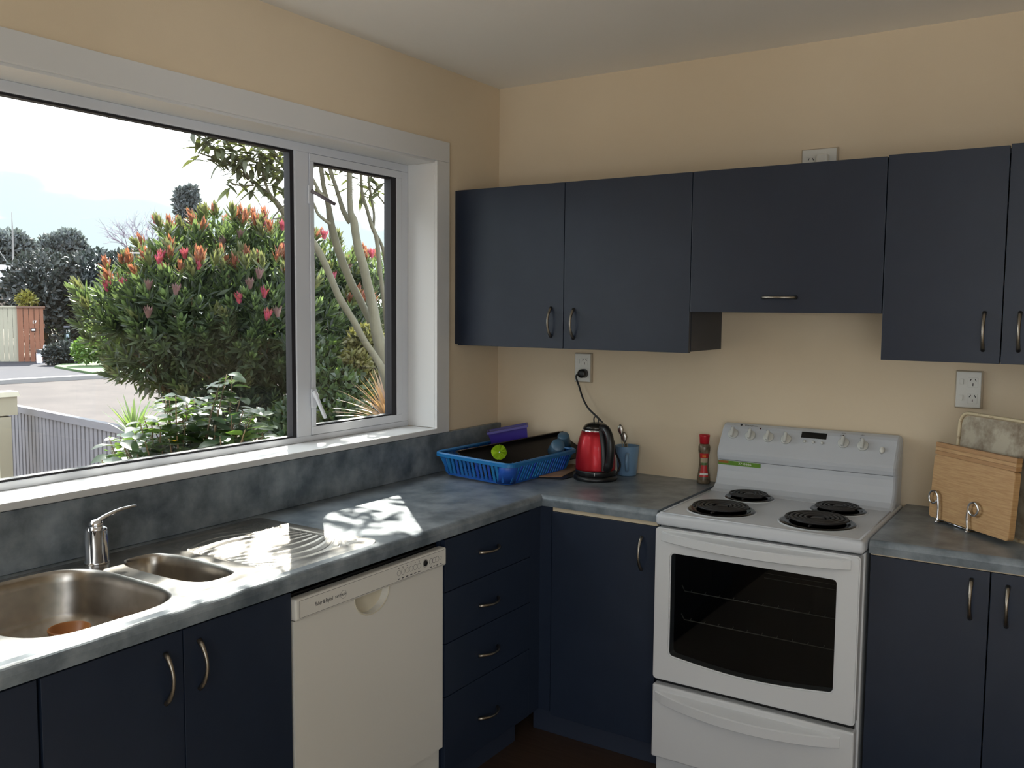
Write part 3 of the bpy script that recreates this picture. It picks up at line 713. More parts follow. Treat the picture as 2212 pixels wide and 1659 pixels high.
# cavity behind the glass
mk('oven_cavity', [(x, y, z) for y in (-.5895, -.18) for x, z in ((wx0 - .02, wz0 - .03), (wx1 + .02, wz0 - .03), (wx1 + .02, wz1 + .01), (wx0 - .02, wz1 + .01))], [(4, 5, 6, 7), (0, 1, 5, 4), (1, 2, 6, 5), (2, 3, 7, 6), (3, 0, 4, 7)], M_cavity, ck)
mk('dark_body_cover', [(x, -.5855, z) for x, z in ((wx0 - .02, wz0 - .03), (wx1 + .02, wz0 - .03), (wx1 + .02, wz1 + .01), (wx0 - .02, wz1 + .01))], [(0, 1, 2, 3)], M_cavity, ck)  # dark sheet added to hide the white cooker body behind the glass
for zr in (.655, .560):
    l = [([(wx0 + .03, -.602, zr + .018), (wx0 + .04, -.602, zr), (wx1 - .002, -.602, zr)], .0016)]
    l += [([(wx0 + .06 + .047 * k, -.602, zr + .001), (wx0 + .06 + .047 * k, -.590, zr + .004)], .0013) for k in range(11)]
    tubes('oven_rack', l, M_wire, ck)
tubes('oven_runner', [([(1.40, -.598, .742), (wx1 - .01, -.598, .742)], .001), ([(1.40, -.598, .757), (wx1 - .01, -.598, .757)], .0006)], M_wire, ck)
# bowed handles
def bow_handle(name, x0, x1, zt, hgt, bow, drop, parent):
    n = 24; V = []; F = []
    for k in range(n + 1):
        t = k / n; x = x0 + (x1 - x0) * t; a = math.sin(PI * t) ** .8
        y = KF - .004 - bow * a; zc = zt - drop * a
        V += [(x, KF + .002, zc + .004 + drop * a * .8), (x, y + .004, zc), (x, y, zc - .003), (x, y, zc - hgt + .002), (x, y + .003, zc - hgt), (x, y + .012, zc - hgt + .001), (x, y + .012, zc - .010), (x, KF + .002, zc - .006 + drop * a * .8)]
    for k in range(n):
        for i in range(8): F.append((8 * k + i, 8 * k + (i + 1) % 8, 8 * k + 8 + (i + 1) % 8, 8 * k + 8 + i))
    F += [tuple(range(7, -1, -1)), tuple(range(8 * n, 8 * n + 8))]
    bm = bmesh.new(); vs_ = [bm.verts.new(q) for q in V]
    for q in F: bm.faces.new([vs_[i] for i in q])
    return frombm(name, bm, M_whitedoor, parent)
bow_handle('oven_handle', 1.070, 1.662, .847, .030, .042, .004, od)
dr = box('warmer_drawer', KX0 + .0005, KX1 - .004, KF, -.59, .085, .333, M_whitedoor, ck, .006, 3)
bow_handle('drawer_handle', 1.060, 1.650, .312, .034, .042, .014, dr)
box('lower_gap', KX0 + .006, KX1 - .01, -.60, -.584, .330, .356, M_black, ck)
box('plinth', KX0 + .01, KX1 - .01, -.57, -.55, .0, .085, M_black, ck)

# ------------------------------------------------------------------ sockets
def socket(root, cx, cz, ww, hh_, rot, y=0.0):
    box('surround', cx - ww / 2 - .003, cx + ww / 2 + .006, -.010, -.0005, cz - hh_ / 2 - .003, cz + hh_ / 2 + .003, M_plateframe, root, .002)
    box('plate', cx - ww / 2, cx + ww / 2, -.014, -.004, cz - hh_ / 2, cz + hh_ / 2, M_plate, root, .002)
def outlet(root, cx, cz, s=1.0, sw=True):
    for dx, ang in ((-.0075, .5), (.0075, -.5)):
        b_ = box('slot', -.0012, .0012, -.0008, .0008, -.0045, .0045, M_slot, root); b_.matrix_basis = Matrix.Translation((cx + dx, -.0143, cz + .006)) @ Matrix.Rotation(ang, 4, 'Y')
    box('slot', cx - .0012, cx + .0012, -.0149, -.0135, cz - .0135, cz - .0045, M_slot, root)
    box('outlet_face', cx - .015, cx + .015, -.0147, -.0135, cz - .018, cz + .014, M_plate, root, .001)
so1 = empty('power_socket', (.433, 0, 1.323), 'white double power socket with the black kettle plug in it', 'socket')
socket(so1, .433, 1.323, .072, .116, 0); outlet(so1, .443, 1.350); outlet(so1, .443, 1.300)
for z in (1.349, 1.300): box('switch', .409, .419, -.018, -.013, z - .009, z + .009, M_plate, so1, .001)
so2 = empty('power_socket', (1.877, 0, 1.311), 'white double power socket above the chopping board, nothing plugged in', 'socket')
socket(so2, 1.877, 1.311, .074, .118, 0); outlet(so2, 1.890, 1.337); outlet(so2, 1.890, 1.284)
for z in (1.337, 1.284): box('switch', 1.851, 1.862, -.018, -.013, z - .009, z + .009, M_plate, so2, .001)
so3 = empty('power_socket', (1.368, 0, 2.097), 'white wall socket half hidden above the rangehood cupboard', 'socket')
socket(so3, 1.368, 2.097, .118, .074, 0); 
box('plug_body', 1.366, 1.405, -.05, -.012, 2.07, 2.112, M_plate, so3, .006); outlet(so3, 1.340, 2.094)

# ------------------------------------------------------------------ kettle and its cord
KC = (.605, -.212)
kt = empty('kettle', (KC[0], KC[1], CT), 'red metallic electric kettle with a black handle beside the dish rack', 'kettle')
lathe('power_base', [(.0, 0), (.083, 0), (.086, .004), (.085, .013), (.079, .018), (0, .018)], (*KC, CT + .0005), M_black, kt, 48)
lathe('foot', [(.0, .019), (.076, .019), (.078, .022), (.078, .036), (.077, .040)], (*KC, CT), M_black, kt, 48)
lathe('shell', [(.077, .040), (.0775, .046), (.0775, .07), (.075, .10), (.0705, .135), (.063, .168), (.0555, .190)], (*KC, CT), M_red, kt, 64)
lathe('collar', [(.0560, .190), (.0565, .1925), (.055, .195), (.052, .199)], (*KC, CT), M_chrome, kt, 48)
lathe('lid', [(.0525, .199), (.046, .209), (.036, .217), (.022, .2215), (0, .223)], (*KC, CT), mat('smoked_lid', S(70, 68, 64), .2, .8), kt, 48)
# lid loop
lp = Vector((KC[0], KC[1], CT + .221)); sd = Vector((.85, .5, 0)).normalized()
tube('lid_loop', spline([lp - sd * .008, lp - sd * .0085 + Vector((0, 0, .018)), lp + Vector((0, 0, .026)), lp + sd * .0085 + Vector((0, 0, .018)), lp + sd * .008], 6), .0028, M_black, kt, 8)
hd = Vector((.86, -.51, 0)).normalized()          # handle side
def kp(r, z): return Vector((KC[0], KC[1], CT)) + hd * r + Vector((0, 0, z))
hpts = spline([kp(.045, .205), kp(.072, .203), kp(.096, .180), kp(.106, .140), kp(.104, .100), kp(.094, .066), kp(.078, .052)], 6)
V, F = tube_geo(hpts, [.016] * 8 + [.0150] * (len(hpts) - 16) + [.017] * 8, 12)
mk('handle', V, F, M_black, kt, True)
tn = Vector((-hd.y, hd.x, 0))
V = []; F = []
strip = [(.0565, .196), (.0665, .168), (.0745, .135), (.0785, .10), (.0805, .07), (.0805, .044)]
for r, z in strip:
    for s_ in (-.02, -.016, .016, .02): V.append(kp(r + (.002 if abs(s_) < .018 else -.004), z) + tn * s_)
for i in range(len(strip) - 1):
    for k in range(3): F.append((4 * i + k, 4 * i + k + 1, 4 * i + 5 + k, 4 * i + 4 + k))
mk('handle_backing', V, F, M_black, kt, True)
box('switch_mark', 0, 0.001, 0, .001, 0, .012, M_plate, kt).matrix_basis = Matrix.Translation(Vector((KC[0], KC[1], CT + .024)) + Vector((.42, -.9, 0)).normalized() * .0785)
crd = kt
lathe('plug', [(0, .03), (.014, .03), (.018, .026), (.019, .0), (0, 0)], (0, 0, 0), M_black, crd, 24).matrix_basis = Matrix.Translation((.4335 + .009, -.0155, 1.300)) @ Matrix.Rotation(PI / 2, 4, 'X')
cpts = [Vector((.438, -.034, 1.300)), Vector((.424, -.036, 1.297)), Vector((.416, -.036, 1.284)), ony(1251, 835, -.045), ony(1259, 860, -.06), ony(1271, 882, -.075), ony(1288, 899, -.09), ony(1302, 914, -.10), ony(1316, 935, -.10), ony(1326, 955, -.105), ony(1329, 975, -.11), Vector((.668, -.125, .955)), Vector((.662, -.145, .920)), Vector((.655, -.155, .9125))]
tube('power_cord', spline(cpts, 6), .0040, M_black, crd, 8)

# ------------------------------------------------------------------ mug, spoons, spice bottle, cardboard
MC = (.668, -.062)
mg = empty('mug', (MC[0], MC[1], CT), 'pale blue mug holding cutlery beside the kettle', 'mug')
lathe('cup', [(0, .003), (.034, .003), (.0365, .0), (.038, .004), (.0455, .095), (.048, .117), (.0482, .119), (.0455, .119), (.036, .012), (0, .008)], (*MC, CT), M_mug, mg, 40)
tube('handle', spline([(MC[0] + .022, MC[1] - .042, CT + .092), (MC[0] + .03, MC[1] - .066, CT + .088), (MC[0] + .032, MC[1] - .072, CT + .06), (MC[0] + .026, MC[1] - .055, CT + .030), (MC[0] + .018, MC[1] - .035, CT + .026)], 6), .0065, M_mug, mg, 10)
def cutlery(dx, dy, lean, hgt, label, spoon=True):
    o = empty('spoon' if spoon else 'knife', (MC[0], MC[1], CT + .01), label, 'cutlery', 'cutlery in the pale blue mug')
    b0 = Vector((MC[0] + dx * .3, MC[1] + dy * .3, CT + .015)); b1 = Vector((MC[0] + dx, MC[1] + dy, CT + hgt)); ax = (b1 - b0).normalized()
    if spoon:
        tube('stem', [b0, b1], [.002, .0028], M_steel, o, 8)
        V, F = tube_geo([b1 - ax * .004, b1 + ax * .006, b1 + ax * .02, b1 + ax * .034, b1 + ax * .042], [.003, .008, .0125, .009, .001], 10)
        fl = Vector((.3, -.95, 0)); V = [q - fl * (fl.dot(q - b1)) * .7 for q in V]
        mk('spoon_bowl', V, F, M_steel, o, True)
    else: tube('blade', [b0, b1], [.002, .006], M_steel, o, 8)
cutlery(-.028, .0, 0, .160, 'dark handled spoon leaning left in the blue mug'); cutlery(-.018, .012, 0, .130, 'short steel spoon in the blue mug behind the leaning one'); cutlery(-.008, .005, 0, .125, 'thin steel knife in the blue mug', False)
BC = (.985, -.048)
bt = empty('spice_bottle', (BC[0], BC[1], CT), 'slim spice bottle with red cap beside the cooker back panel', 'bottle')
M_clear = mat('herb_filled_plastic', S(120, 104, 84), .25, noise=(60, S(88, 76, 58), .4, .65))
lathe('bottle_body', [(0, 0), (.024, 0), (.0255, .004), (.025, .018), (.021, .045), (.0185, .075), (.019, .105), (.022, .125), (.0225, .140), (.020, .148), (.017, .152)], (*BC, CT + .0005), M_clear, bt, 32)
lathe('cap', [(.017, .153), (.0178, .155), (.019, .178), (.0205, .184), (.019, .188), (0, .189)], (*BC, CT), mat('red_cap_plastic', S(176, 18, 34), .35), bt, 32)
lab = mat('red_label', S(186, 36, 36), .4); cd = Vector((.375, -.927, 0)); cs = Vector((.927, .375, 0))
def bstrip(name, z0, z1, hw, m, parent, r=.0215, off=0.0):
    V = []; n = 8
    for z in (z0, z1):
        rr = np.interp(z, [.004, .018, .045, .075, .105, .125, .14], [.0255, .025, .021, .0185, .019, .022, .0225]) + .0008 + off
        for k in range(n + 1):
            a = hw * (2 * k / n - 1); V.append(Vector((*BC, CT + z)) + (cd * math.cos(a) + cs * math.sin(a)) * rr)
    return mk(name, V, [(k, k + 1, n + 2 + k, n + 1 + k) for k in range(n)], m, parent, True)
lb = bstrip('label', .028, .050, .75, lab, bt); bstrip('label', .050, .072, .62, lab, bt); bstrip('label', .072, .082, .5, mat('green_label', S(84, 112, 58), .4), bt)
bstrip('label', .082, .100, .7, mat('cream_label', S(176, 156, 128), .5), bt); bstrip('label', .100, .117, .85, lab, bt); bstrip('label', .103, .110, .35, mat('orange_label', S(224, 128, 44), .4), bt, off=.0004)
bstrip('label_band', .034, .042, .7, M_plate, bt, off=.0005)
# flattened cardboard under the kettle
def card(name, pts, z, th, label, m=M_card):
    v, f = plate2d(pts, []); bm = bmesh.new()
    A = [bm.verts.new((q.x, q.y, z + th)) for q in v]; B = [bm.verts.new((q.x, q.y, z)) for q in v]
    for t in f: bm.faces.new([A[i] for i in t]); bm.faces.new([B[i] for i in t[::-1]])
    n = len(pts)
    for i in range(n): bm.faces.new((A[i], A[(i + 1) % n], B[(i + 1) % n], B[i]))
    o = frombm(name, bm, m); return tag(o, label, 'cardboard')
q = [onz(1143, 1029, CT + .006), onz(1214, 1029, CT + .006), onz(1243, 1015, CT + .006), onz(1243, 1000, CT + .006)]
card('cardboard_sheet', [(a.x, a.y) for a in q], CT + .005, .002, 'flattened brown cardboard lying between the dish rack and the kettle')
q = [onz(1150, 1031, CT + .001), onz(1216, 1036, CT + .001), onz(1238, 1031, CT + .001), onz(1238, 1010, CT + .001)]
card('oven_tray_liner', [(a.x, a.y) for a in q], CT + .0005, .0035, 'thin black tray under the cardboard beside the kettle', M_black)['category'] = 'tray'
# ------------------------------------------------------------------ dish rack and what dries in it
BW, BL, BH = .365, .490, .088
dk = empty('dish_rack', (.262, -.318, CT + .0085), 'blue slatted plastic dish rack in the worktop corner', 'dish rack', rot=(0, .040, -.025))
def sweep_loop(name, loop, prof, m, parent):
    """closed loop of (x, y), profile of (outward, z)"""
    n = len(loop); V = []; F = []; k = len(prof)
    for i in range(n):
        a = Vector(loop[i - 1]); b = Vector(loop[i]); c2 = Vector(loop[(i + 1) % n]); t = ((b - a).normalized() + (c2 - b).normalized()).normalized(); nn = Vector((t.y, -t.x))
        for o_, z in prof: V.append((b.x + nn.x * o_, b.y + nn.y * o_, z))
    for i in range(n):
        for j in range(k): F.append((i * k + j, i * k + (j + 1) % k, ((i + 1) % n) * k + (j + 1) % k, ((i + 1) % n) * k + j))
    bm = bmesh.new(); vs_ = [bm.verts.new(q) for q in V]
    for q in F: bm.faces.new([vs_[i] for i in q])
    return frombm(name, bm, m, parent, False, True)
loop = rrect(-BW / 2, BW / 2, -BL / 2, BL / 2, .035, 6)
sweep_loop('rim', loop, [(-.014, BH - .004), (-.012, BH), (-.002, BH + .001), (.003, BH - .003), (.003, BH - .015), (.0005, BH - .016), (-.001, BH - .007), (-.012, BH - .008)], M_basket, dk)
lb_ = rrect(-BW / 2 + .034, BW / 2 - .034, -BL / 2 + .034, BL / 2 - .034, .03, 6)
sweep_loop('base_edge', lb_, [(-.004, 0), (.003, 0), (.004, .010), (-.001, .011)], M_basket, dk)
gl_ = [(x - .003, x + .003, -BL / 2 + .035, BL / 2 - .035, .001, .005) for x in np.linspace(-BW / 2 + .05, BW / 2 - .05, 12)]
gl_ += [(-BW / 2 + .035, BW / 2 - .035, y - .003, y + .003, .001, .0045) for y in np.linspace(-BL / 2 + .05, BL / 2 - .05, 9)]
boxes('base_grid', gl_, M_basket, dk, local=True)
bm = bmesh.new()
vv = [(-.030, -.0055, .008), (-.030, .0055, .008), (-.027, .0055, .008), (-.027, -.0055, .008), (-.0035, -.0055, BH - .009), (-.0035, .0055, BH - .009), (-.0005, .0055, BH - .009), (-.0005, -.0055, BH - .009)]
vs_ = [bm.verts.new(q) for q in vv]
for q in ((0, 1, 2, 3), (7, 6, 5, 4), (0, 4, 5, 1), (1, 5, 6, 2), (2, 6, 7, 3), (3, 7, 4, 0)): bm.faces.new([vs_[i] for i in q])
sm_ = bpy.data.meshes.new('slat'); bmesh.ops.recalc_face_normals(bm, faces=bm.faces); bm.to_mesh(sm_); bm.free(); sm_.materials.append(M_basket)
def slats(ang, dist, length, skip):
    n = int((length - .10) / .0182)
    for k in range(n + 1):
        s = -(length - .10) / 2 + (length - .10) * k / n
        o = bpy.data.objects.new('slat', sm_); COL.objects.link(o); o.parent = dk
        o.matrix_basis = Matrix.Rotation(ang, 4, 'Z') @ Matrix.Translation((dist, s, 0))
slats(0, BW / 2, BL, 0); slats(PI, BW / 2, BL, 0); slats(PI / 2, BL / 2, BW, 0); slats(-PI / 2, BL / 2, BW, 0)
for sx_, sy_ in ((1, 1), (1, -1), (-1, 1), (-1, -1)):
    V = []; F = []; n = 8
    for z, ins in ((.002, .032), (BH - .008, .001)):
        for k in range(n + 1):
            a = -.35 + (PI / 2 + .7) * k / n
            r = .038; cx_2, cy_2 = BW / 2 - ins - r, BL / 2 - ins - r
            V.append((sx_ * (cx_2 + r * math.cos(a)), sy_ * (cy_2 + r * math.sin(a)), z))
    for k in range(n): F.append((k, k + 1, n + 2 + k, n + 1 + k))
    c_ = mk('corner_panel', V, F, M_basket, dk, True, True); md = c_.modifiers.new('thick', 'SOLIDIFY'); md.thickness = .003
pr_ = []
for k in range(12): pr_.append(([(.06, -.17 + .03 * k, .004), (.06, -.17 + .03 * k, .045), (.058, -.172 + .03 * k, .052)], [.003, .0025, .0012]))
for k in range(12): pr_.append(([(-.02, -.17 + .03 * k, .004), (-.02, -.17 + .03 * k, .045), (-.022, -.172 + .03 * k, .052)], [.003, .0025, .0012]))
tubes('prong_row', pr_, M_basket, dk, local=True)

def oriented(loc, e1, up=(0, 0, 1)):
    e1 = Vector(e1).normalized(); e3 = e1.cross(Vector(up)).normalized(); e2 = e3.cross(e1)
    return Matrix(((e1.x, e2.x, e3.x, loc[0]), (e1.y, e2.y, e3.y, loc[1]), (e1.z, e2.z, e3.z, loc[2]), (0, 0, 0, 1)))
# purple container (local: x long, y up, z towards the viewer)
pc = empty('storage_tub', (0, 0, 0), 'purple plastic tub propped at the back of the dish rack', 'tub'); pc.matrix_basis = oriented(ony(1099, 940, -.165), (.80, .52, .19))
def open_box(name, L_, H_, D_, t, m, parent, taper=.008):
    bm = bmesh.new()
    def rect(h, g): return [(-L_ / 2 + g, h, -D_ / 2 + g), (L_ / 2 - g, h, -D_ / 2 + g), (L_ / 2 - g, h, D_ / 2 - g), (-L_ / 2 + g, h, D_ / 2 - g)]
    rings = [rect(-H_ / 2, taper), rect(H_ / 2, 0), rect(H_ / 2, t), rect(-H_ / 2 + t, taper + t)]
    R = [[bm.verts.new(q) for q in r] for r in rings]
    for a, b in zip(R[:-1], R[1:]):
        for i in range(4): bm.faces.new((a[i], a[(i + 1) % 4], b[(i + 1) % 4], b[i]))
    bm.faces.new(R[0][::-1]); bm.faces.new(R[3])
    return frombm(name, bm, m, parent, False, True)
open_box('tub_body', .165, .062, .085, .0025, M_purple, pc)
bm = bmesh.new()
for b in ((-.087, .087, .024, .033, .0405, .047), (-.087, .087, .024, .033, -.047, -.0405), (.0805, .087, .024, .033, -.0405, .0405), (-.087, -.0805, .024, .033, -.0405, .0405)): bbox_add(bm, *b)
frombm('tub_rim', bm, M_purple, pc, False, True)
# dark tray leaning along the rack
a = onz(985, 977, 1.000); b = onz(1212, 934, 1.040); a.x = max(a.x, .05)
dn = Vector((.150, -.010, -.084)); th = Vector((.003, .001, .004))
tr_ = empty('oven_tray', (a.x, a.y, .95), 'dark oven tray leaning lengthwise in the dish rack', 'tray')
V = [a, b, b + dn, a + dn, a + th, b + th, b + dn + th, a + dn + th]
mk('tray_sheet', V, [(0, 1, 2, 3), (7, 6, 5, 4), (0, 4, 5, 1), (1, 5, 6, 2), (2, 6, 7, 3), (3, 7, 4, 0)], M_darktray, tr_)
lip = Vector((.02, .0, .004))
mk('tray_lip', [a + th, b + th, b + th + lip, a + th + lip, a + th * 1.6, b + th * 1.6, b + th * 1.6 + lip, a + th * 1.6 + lip], [(0, 1, 2, 3), (7, 6, 5, 4), (0, 4, 5, 1), (1, 5, 6, 2), (2, 6, 7, 3), (3, 7, 4, 0)], mat('bronze_lip', S(92, 74, 60), .4, .4), tr_)
tube('rolled_edge', [a + th, a.lerp(b, .5) + th, b + th, b + th + (b - a).normalized() * .01], [.003, .003, .0035, .002], M_darktray, tr_)
# lime dish brush
bc = onz(1079, 977, 1.008); ax = Vector((.62, -.66, .12)).normalized()
br = empty('dish_brush', bc, 'lime green bristle brush lying in the dish rack', 'brush')
s1 = ax.cross(Vector((0, 0, 1))).normalized(); s2 = s1.cross(ax)
V = []; F = []
random.seed(3)
for lay in range(7):
    back = -.013 * lay; R_ = .030 - .0016 * lay
    for k in range(64):
        a_ = 2 * PI * (k + .5 * (lay % 2)) / 64 + random.uniform(-.02, .02); d_ = s1 * math.cos(a_) + s2 * math.sin(a_); t_ = ax.cross(d_)
        r_ = R_ * random.uniform(.93, 1.03); i0 = len(V)
        V += [bc + ax * (back) + t_ * .0003, bc + ax * back - t_ * .0003, bc + ax * (back - .004) + d_ * r_ - t_ * .0013, bc + ax * (back - .004 + .006 * random.random()) + d_ * r_ + t_ * .0013]
        F.append((i0, i0 + 1, i0 + 2, i0 + 3))
bs = mk('bristles', V, F, M_green, br); bs['kind'] = 'stuff'
tube('stem', [bc + ax * .002, bc - ax * .10, bc - ax * .20 + Vector((0, 0, -.01))], [.003, .004, .006], mat('white_plastic', S(220, 222, 214), .4), br)
# two small cups drying upside down
for (u_, v_, zz_, rr, lab_, ax_) in ((1203, 968, 1.005, .034, 'slate blue cup tipped over in the dish rack near the kettle', (.5, -.6, .55)), (1218, 952, 1.02, .03, 'smaller slate blue beaker behind the tipped cup in the dish rack', (.2, -.5, .8))):
    q = onz(u_, v_, zz_); o = tag(lathe('cup', [(0, 0), (rr * .75, 0), (rr * .8, .003), (rr, .06), (rr * .95, .06), (rr * .72, .006), (0, .004)], (0, 0, 0), M_bluecup, None, 28), lab_, 'cup')
    o.matrix_basis = Matrix.Translation(q) @ Vector((-ax_[0], -ax_[1], -ax_[2])).to_track_quat('Z', 'Y').to_matrix().to_4x4() @ Matrix.Translation((0, 0, -.03))

# ------------------------------------------------------------------ chopping board, baking tray and wire stand
BLc = Vector((1.8012, -.2104, .917)); be1 = Vector((.72593, -.68777, 0)); bup = Vector((.047, .050, .99765)).normalized(); bnr = be1.cross(bup)   # bnr points away from viewer?
if bnr.dot(CAM - BLc) < 0: bnr = -bnr
M_bamboo = mat('bamboo', S(198, 160, 112), .45, noise=(5, S(176, 134, 88), .38, .66), stretch=(3, 40, 3), bump=(60, .05))
def board_mtx(o): return Matrix(((be1.x, bup.x, bnr.x, o.x), (be1.y, bup.y, bnr.y, o.y), (be1.z, bup.z, bnr.z, o.z), (0, 0, 0, 1)))
cb_ = empty('chopping_board', BLc, 'bamboo chopping board standing upright in the wire stand', 'chopping board'); cb_.matrix_basis = board_mtx(BLc)
def slab_local(name, outline, z0, z1, m, parent, bev=.003):
    v, f = plate2d(outline, []); bm = bmesh.new(); n = len(outline)
    A = [bm.verts.new((q.x, q.y, z1)) for q in v]; B = [bm.verts.new((q.x, q.y, z0)) for q in v]
    for t in f: bm.faces.new([A[i] for i in t]); bm.faces.new([B[i] for i in t[::-1]])
    for i in range(n): bm.faces.new((A[i], A[(i + 1) % n], B[(i + 1) % n], B[i]))
    bmesh.ops.recalc_face_normals(bm, faces=bm.faces)
    if bev: bmesh.ops.bevel(bm, geom=[e for e in bm.edges if len(e.link_faces) == 2 and e.calc_face_angle(0) > 1], offset=bev, segments=2, affect='EDGES')
    return frombm(name, bm, m, parent, False, True)
hB = .2385
slab_local('board', rrect(0, .335, 0, .176, .018, 5)[14:] + [(.335, 0.0 + .02)] if False else [(x, y) for x, y in rrect(0, .335, 0, .1995, .012, 4)], -.020, 0, M_bamboo, cb_, .0012)
M_bamboo2 = mat('bamboo_dark_strip', S(180, 138, 92), .45, noise=(5, S(160, 118, 76), .4, .7), stretch=(3, 40, 3))
for k, (y0, y1, mm_) in enumerate(((.2, .2125, M_bamboo2), (.2130, .2245, M_bamboo), (.2250, hB, M_bamboo2))):
    slab_local('strip', [(0.0005, y0), (.3345, y0), (.3345, y1), (0.0005, y1)], -.020, 0, mm_, cb_, .0012)
# baking tray behind the board
TB = BLc - bnr * .048 + be1 * .040 + Vector((0, 0, .0))
bk = empty('baking_tray', TB, 'stained old baking tray standing behind the chopping board', 'tray'); bk.matrix_basis = board_mtx(TB)
M_stain = mat('stained_tin', S(176, 166, 146), .5, .35, noise=(14, S(104, 84, 62), .42, .70), bump=(40, .2))
M_stain2 = mat('rusty_cream_rim', S(206, 190, 156), .5, .1, noise=(30, S(120, 78, 48), .55, .72))
slab_local('tray_base', rrect(0.008, .412, 0.008, .332, .03, 6), -.004, -.001, M_stain, bk, 0)
lp_ = rrect(0, .42, 0, .34, .035, 7); lpv = [Vector((x, y, 0)) for x, y in lp_] + [Vector((*lp_[0], 0))]
V, F = tube_geo(lpv, .0055, 8); mk('tray_rim', V, F, M_stain2, bk, True, True)
# wire stand: two curls in front of the board, U wires under it, base rods
ws = empty('wire_stand', BLc, 'chrome wire stand with curled ends holding the chopping board', 'stand')
def curl(u0, v0, cu_, cv_, sgn):
    f0 = onz(u0, v0, CT + .006); base = f0
    pl = bnr; p0 = BLc + bnr * .010                   # plane of the curl just in front of the board
    def hit(u, v): d_ = ray(u, v); return CAM + d_ * ((p0 - CAM).dot(pl) / d_.dot(pl))
    pts = [hit(u0, v0 - 2)]
    c0 = hit(cu_, cv_); r_ = .0205
    rt = be1; upv = bup
    st = hit(u0 + sgn * 1.5, v0 - 28); pts.append(st)
    a0 = 0 if sgn > 0 else PI
    for k in range(0, 16):
        a_ = a0 + sgn * (2 * PI * .93) * k / 15; rr = r_ * (1 - .10 * k / 15)
        pts.append(c0 + rt * rr * math.cos(a_) + upv * rr * math.sin(a_))
    back = pts[0] - bnr * .10
    pts = [Vector((back.x, back.y, CT + .0045)), Vector((pts[0].x, pts[0].y, CT + .0045))] + pts
    tube('wire_curl', spline(pts, 4), .0034, M_chrome, ws, 8)
curl(2025, 1124, 2016.5, 1073.5, 1); curl(2090, 1147, 2102.5, 1100, -1)
tubes('base_rod', [([Vector((q.x, q.y, CT + .0045)) for q in (onz(2025, 1124, CT), onz(2090, 1147, CT))], .003), ([Vector((q.x, q.y, CT + .0045)) - bnr * .10 for q in (onz(2025, 1124, CT), onz(2090, 1147, CT))], .003)], M_chrome, ws)
# ================================================================== outside
GZ = -.35
M_leafA = mat('protea_leaf', S(50, 62, 50), .45, vary=.4, transl=(.34, S(108, 128, 68)))
M_leafO = mat('protea_young_leaf', S(112, 80, 64), .45, vary=.25, transl=(.34, S(160, 98, 66)))
M_leafY = mat('protea_light_leaf', S(76, 82, 58), .45, vary=.25, transl=(.30, S(116, 120, 66)))
M_bloom = mat('pink_bract', S(142, 60, 72), .5, vary=.2, transl=(.2, S(160, 76, 84)))
M_dry = mat('dry_bract', S(88, 66, 62), .7, vary=.3)
M_twig = mat('twig_bark', S(104, 88, 66), .8, noise=(12, S(78, 66, 50), .4, .7))
M_cam = mat('camellia_leaf', S(34, 52, 37), .25, spec=.55, vary=.35, transl=(.30, S(104, 134, 50)))
M_camY = mat('camellia_yellow_leaf', S(196, 180, 40), .35, vary=.2, transl=(.4, S(240, 210, 40)))
M_bark = mat('pale_green_bark', S(78, 76, 62), .8, noise=(9, S(64, 62, 51), .38, .68), bump=(30, .3))
M_tleaf = mat('tree_leaf', S(54, 60, 46), .45, vary=.35, transl=(.25, S(100, 108, 52)))
M_hedge = mat('hedge_leaf', S(36, 42, 45), .45, vary=.4, transl=(.14, S(62, 72, 66)))  # grey-blue leaf colour has distance haze mixed in
M_far = mat('hazed_far_foliage', S(74, 80, 84), .7, vary=.35, transl=(.2, S(100, 110, 104)))  # lightened and blued: distance haze is put into this colour
M_asph = mat('asphalt', S(54, 54, 61), .9, noise=(2.5, S(63, 62, 67), .35, .7), bump=(60, .3), spec=.1)
M_road = mat('pale_chip_road', S(74, 70, 70), .95, noise=(1.2, S(84, 79, 78), .35, .7), bump=(80, .3), spec=.05)
M_grass = mat('lawn', S(50, 72, 38), .9, noise=(5, S(62, 86, 46), .35, .7), bump=(40, .8))
M_soil = mat('garden_soil', S(72, 60, 46), .95, noise=(5, S(96, 82, 64), .35, .7), bump=(20, .6))
M_conc = mat('concrete', S(122, 121, 122), .85)
M_fence = mat('grey_steel_fence', S(90, 90, 98), .5)
M_cream = mat('cream_fence_paint', S(144, 140, 126), .6)
M_timber = mat('orange_stained_timber', S(122, 78, 58), .6, noise=(4, S(108, 66, 48), .35, .7), stretch=(6, 6, .6))

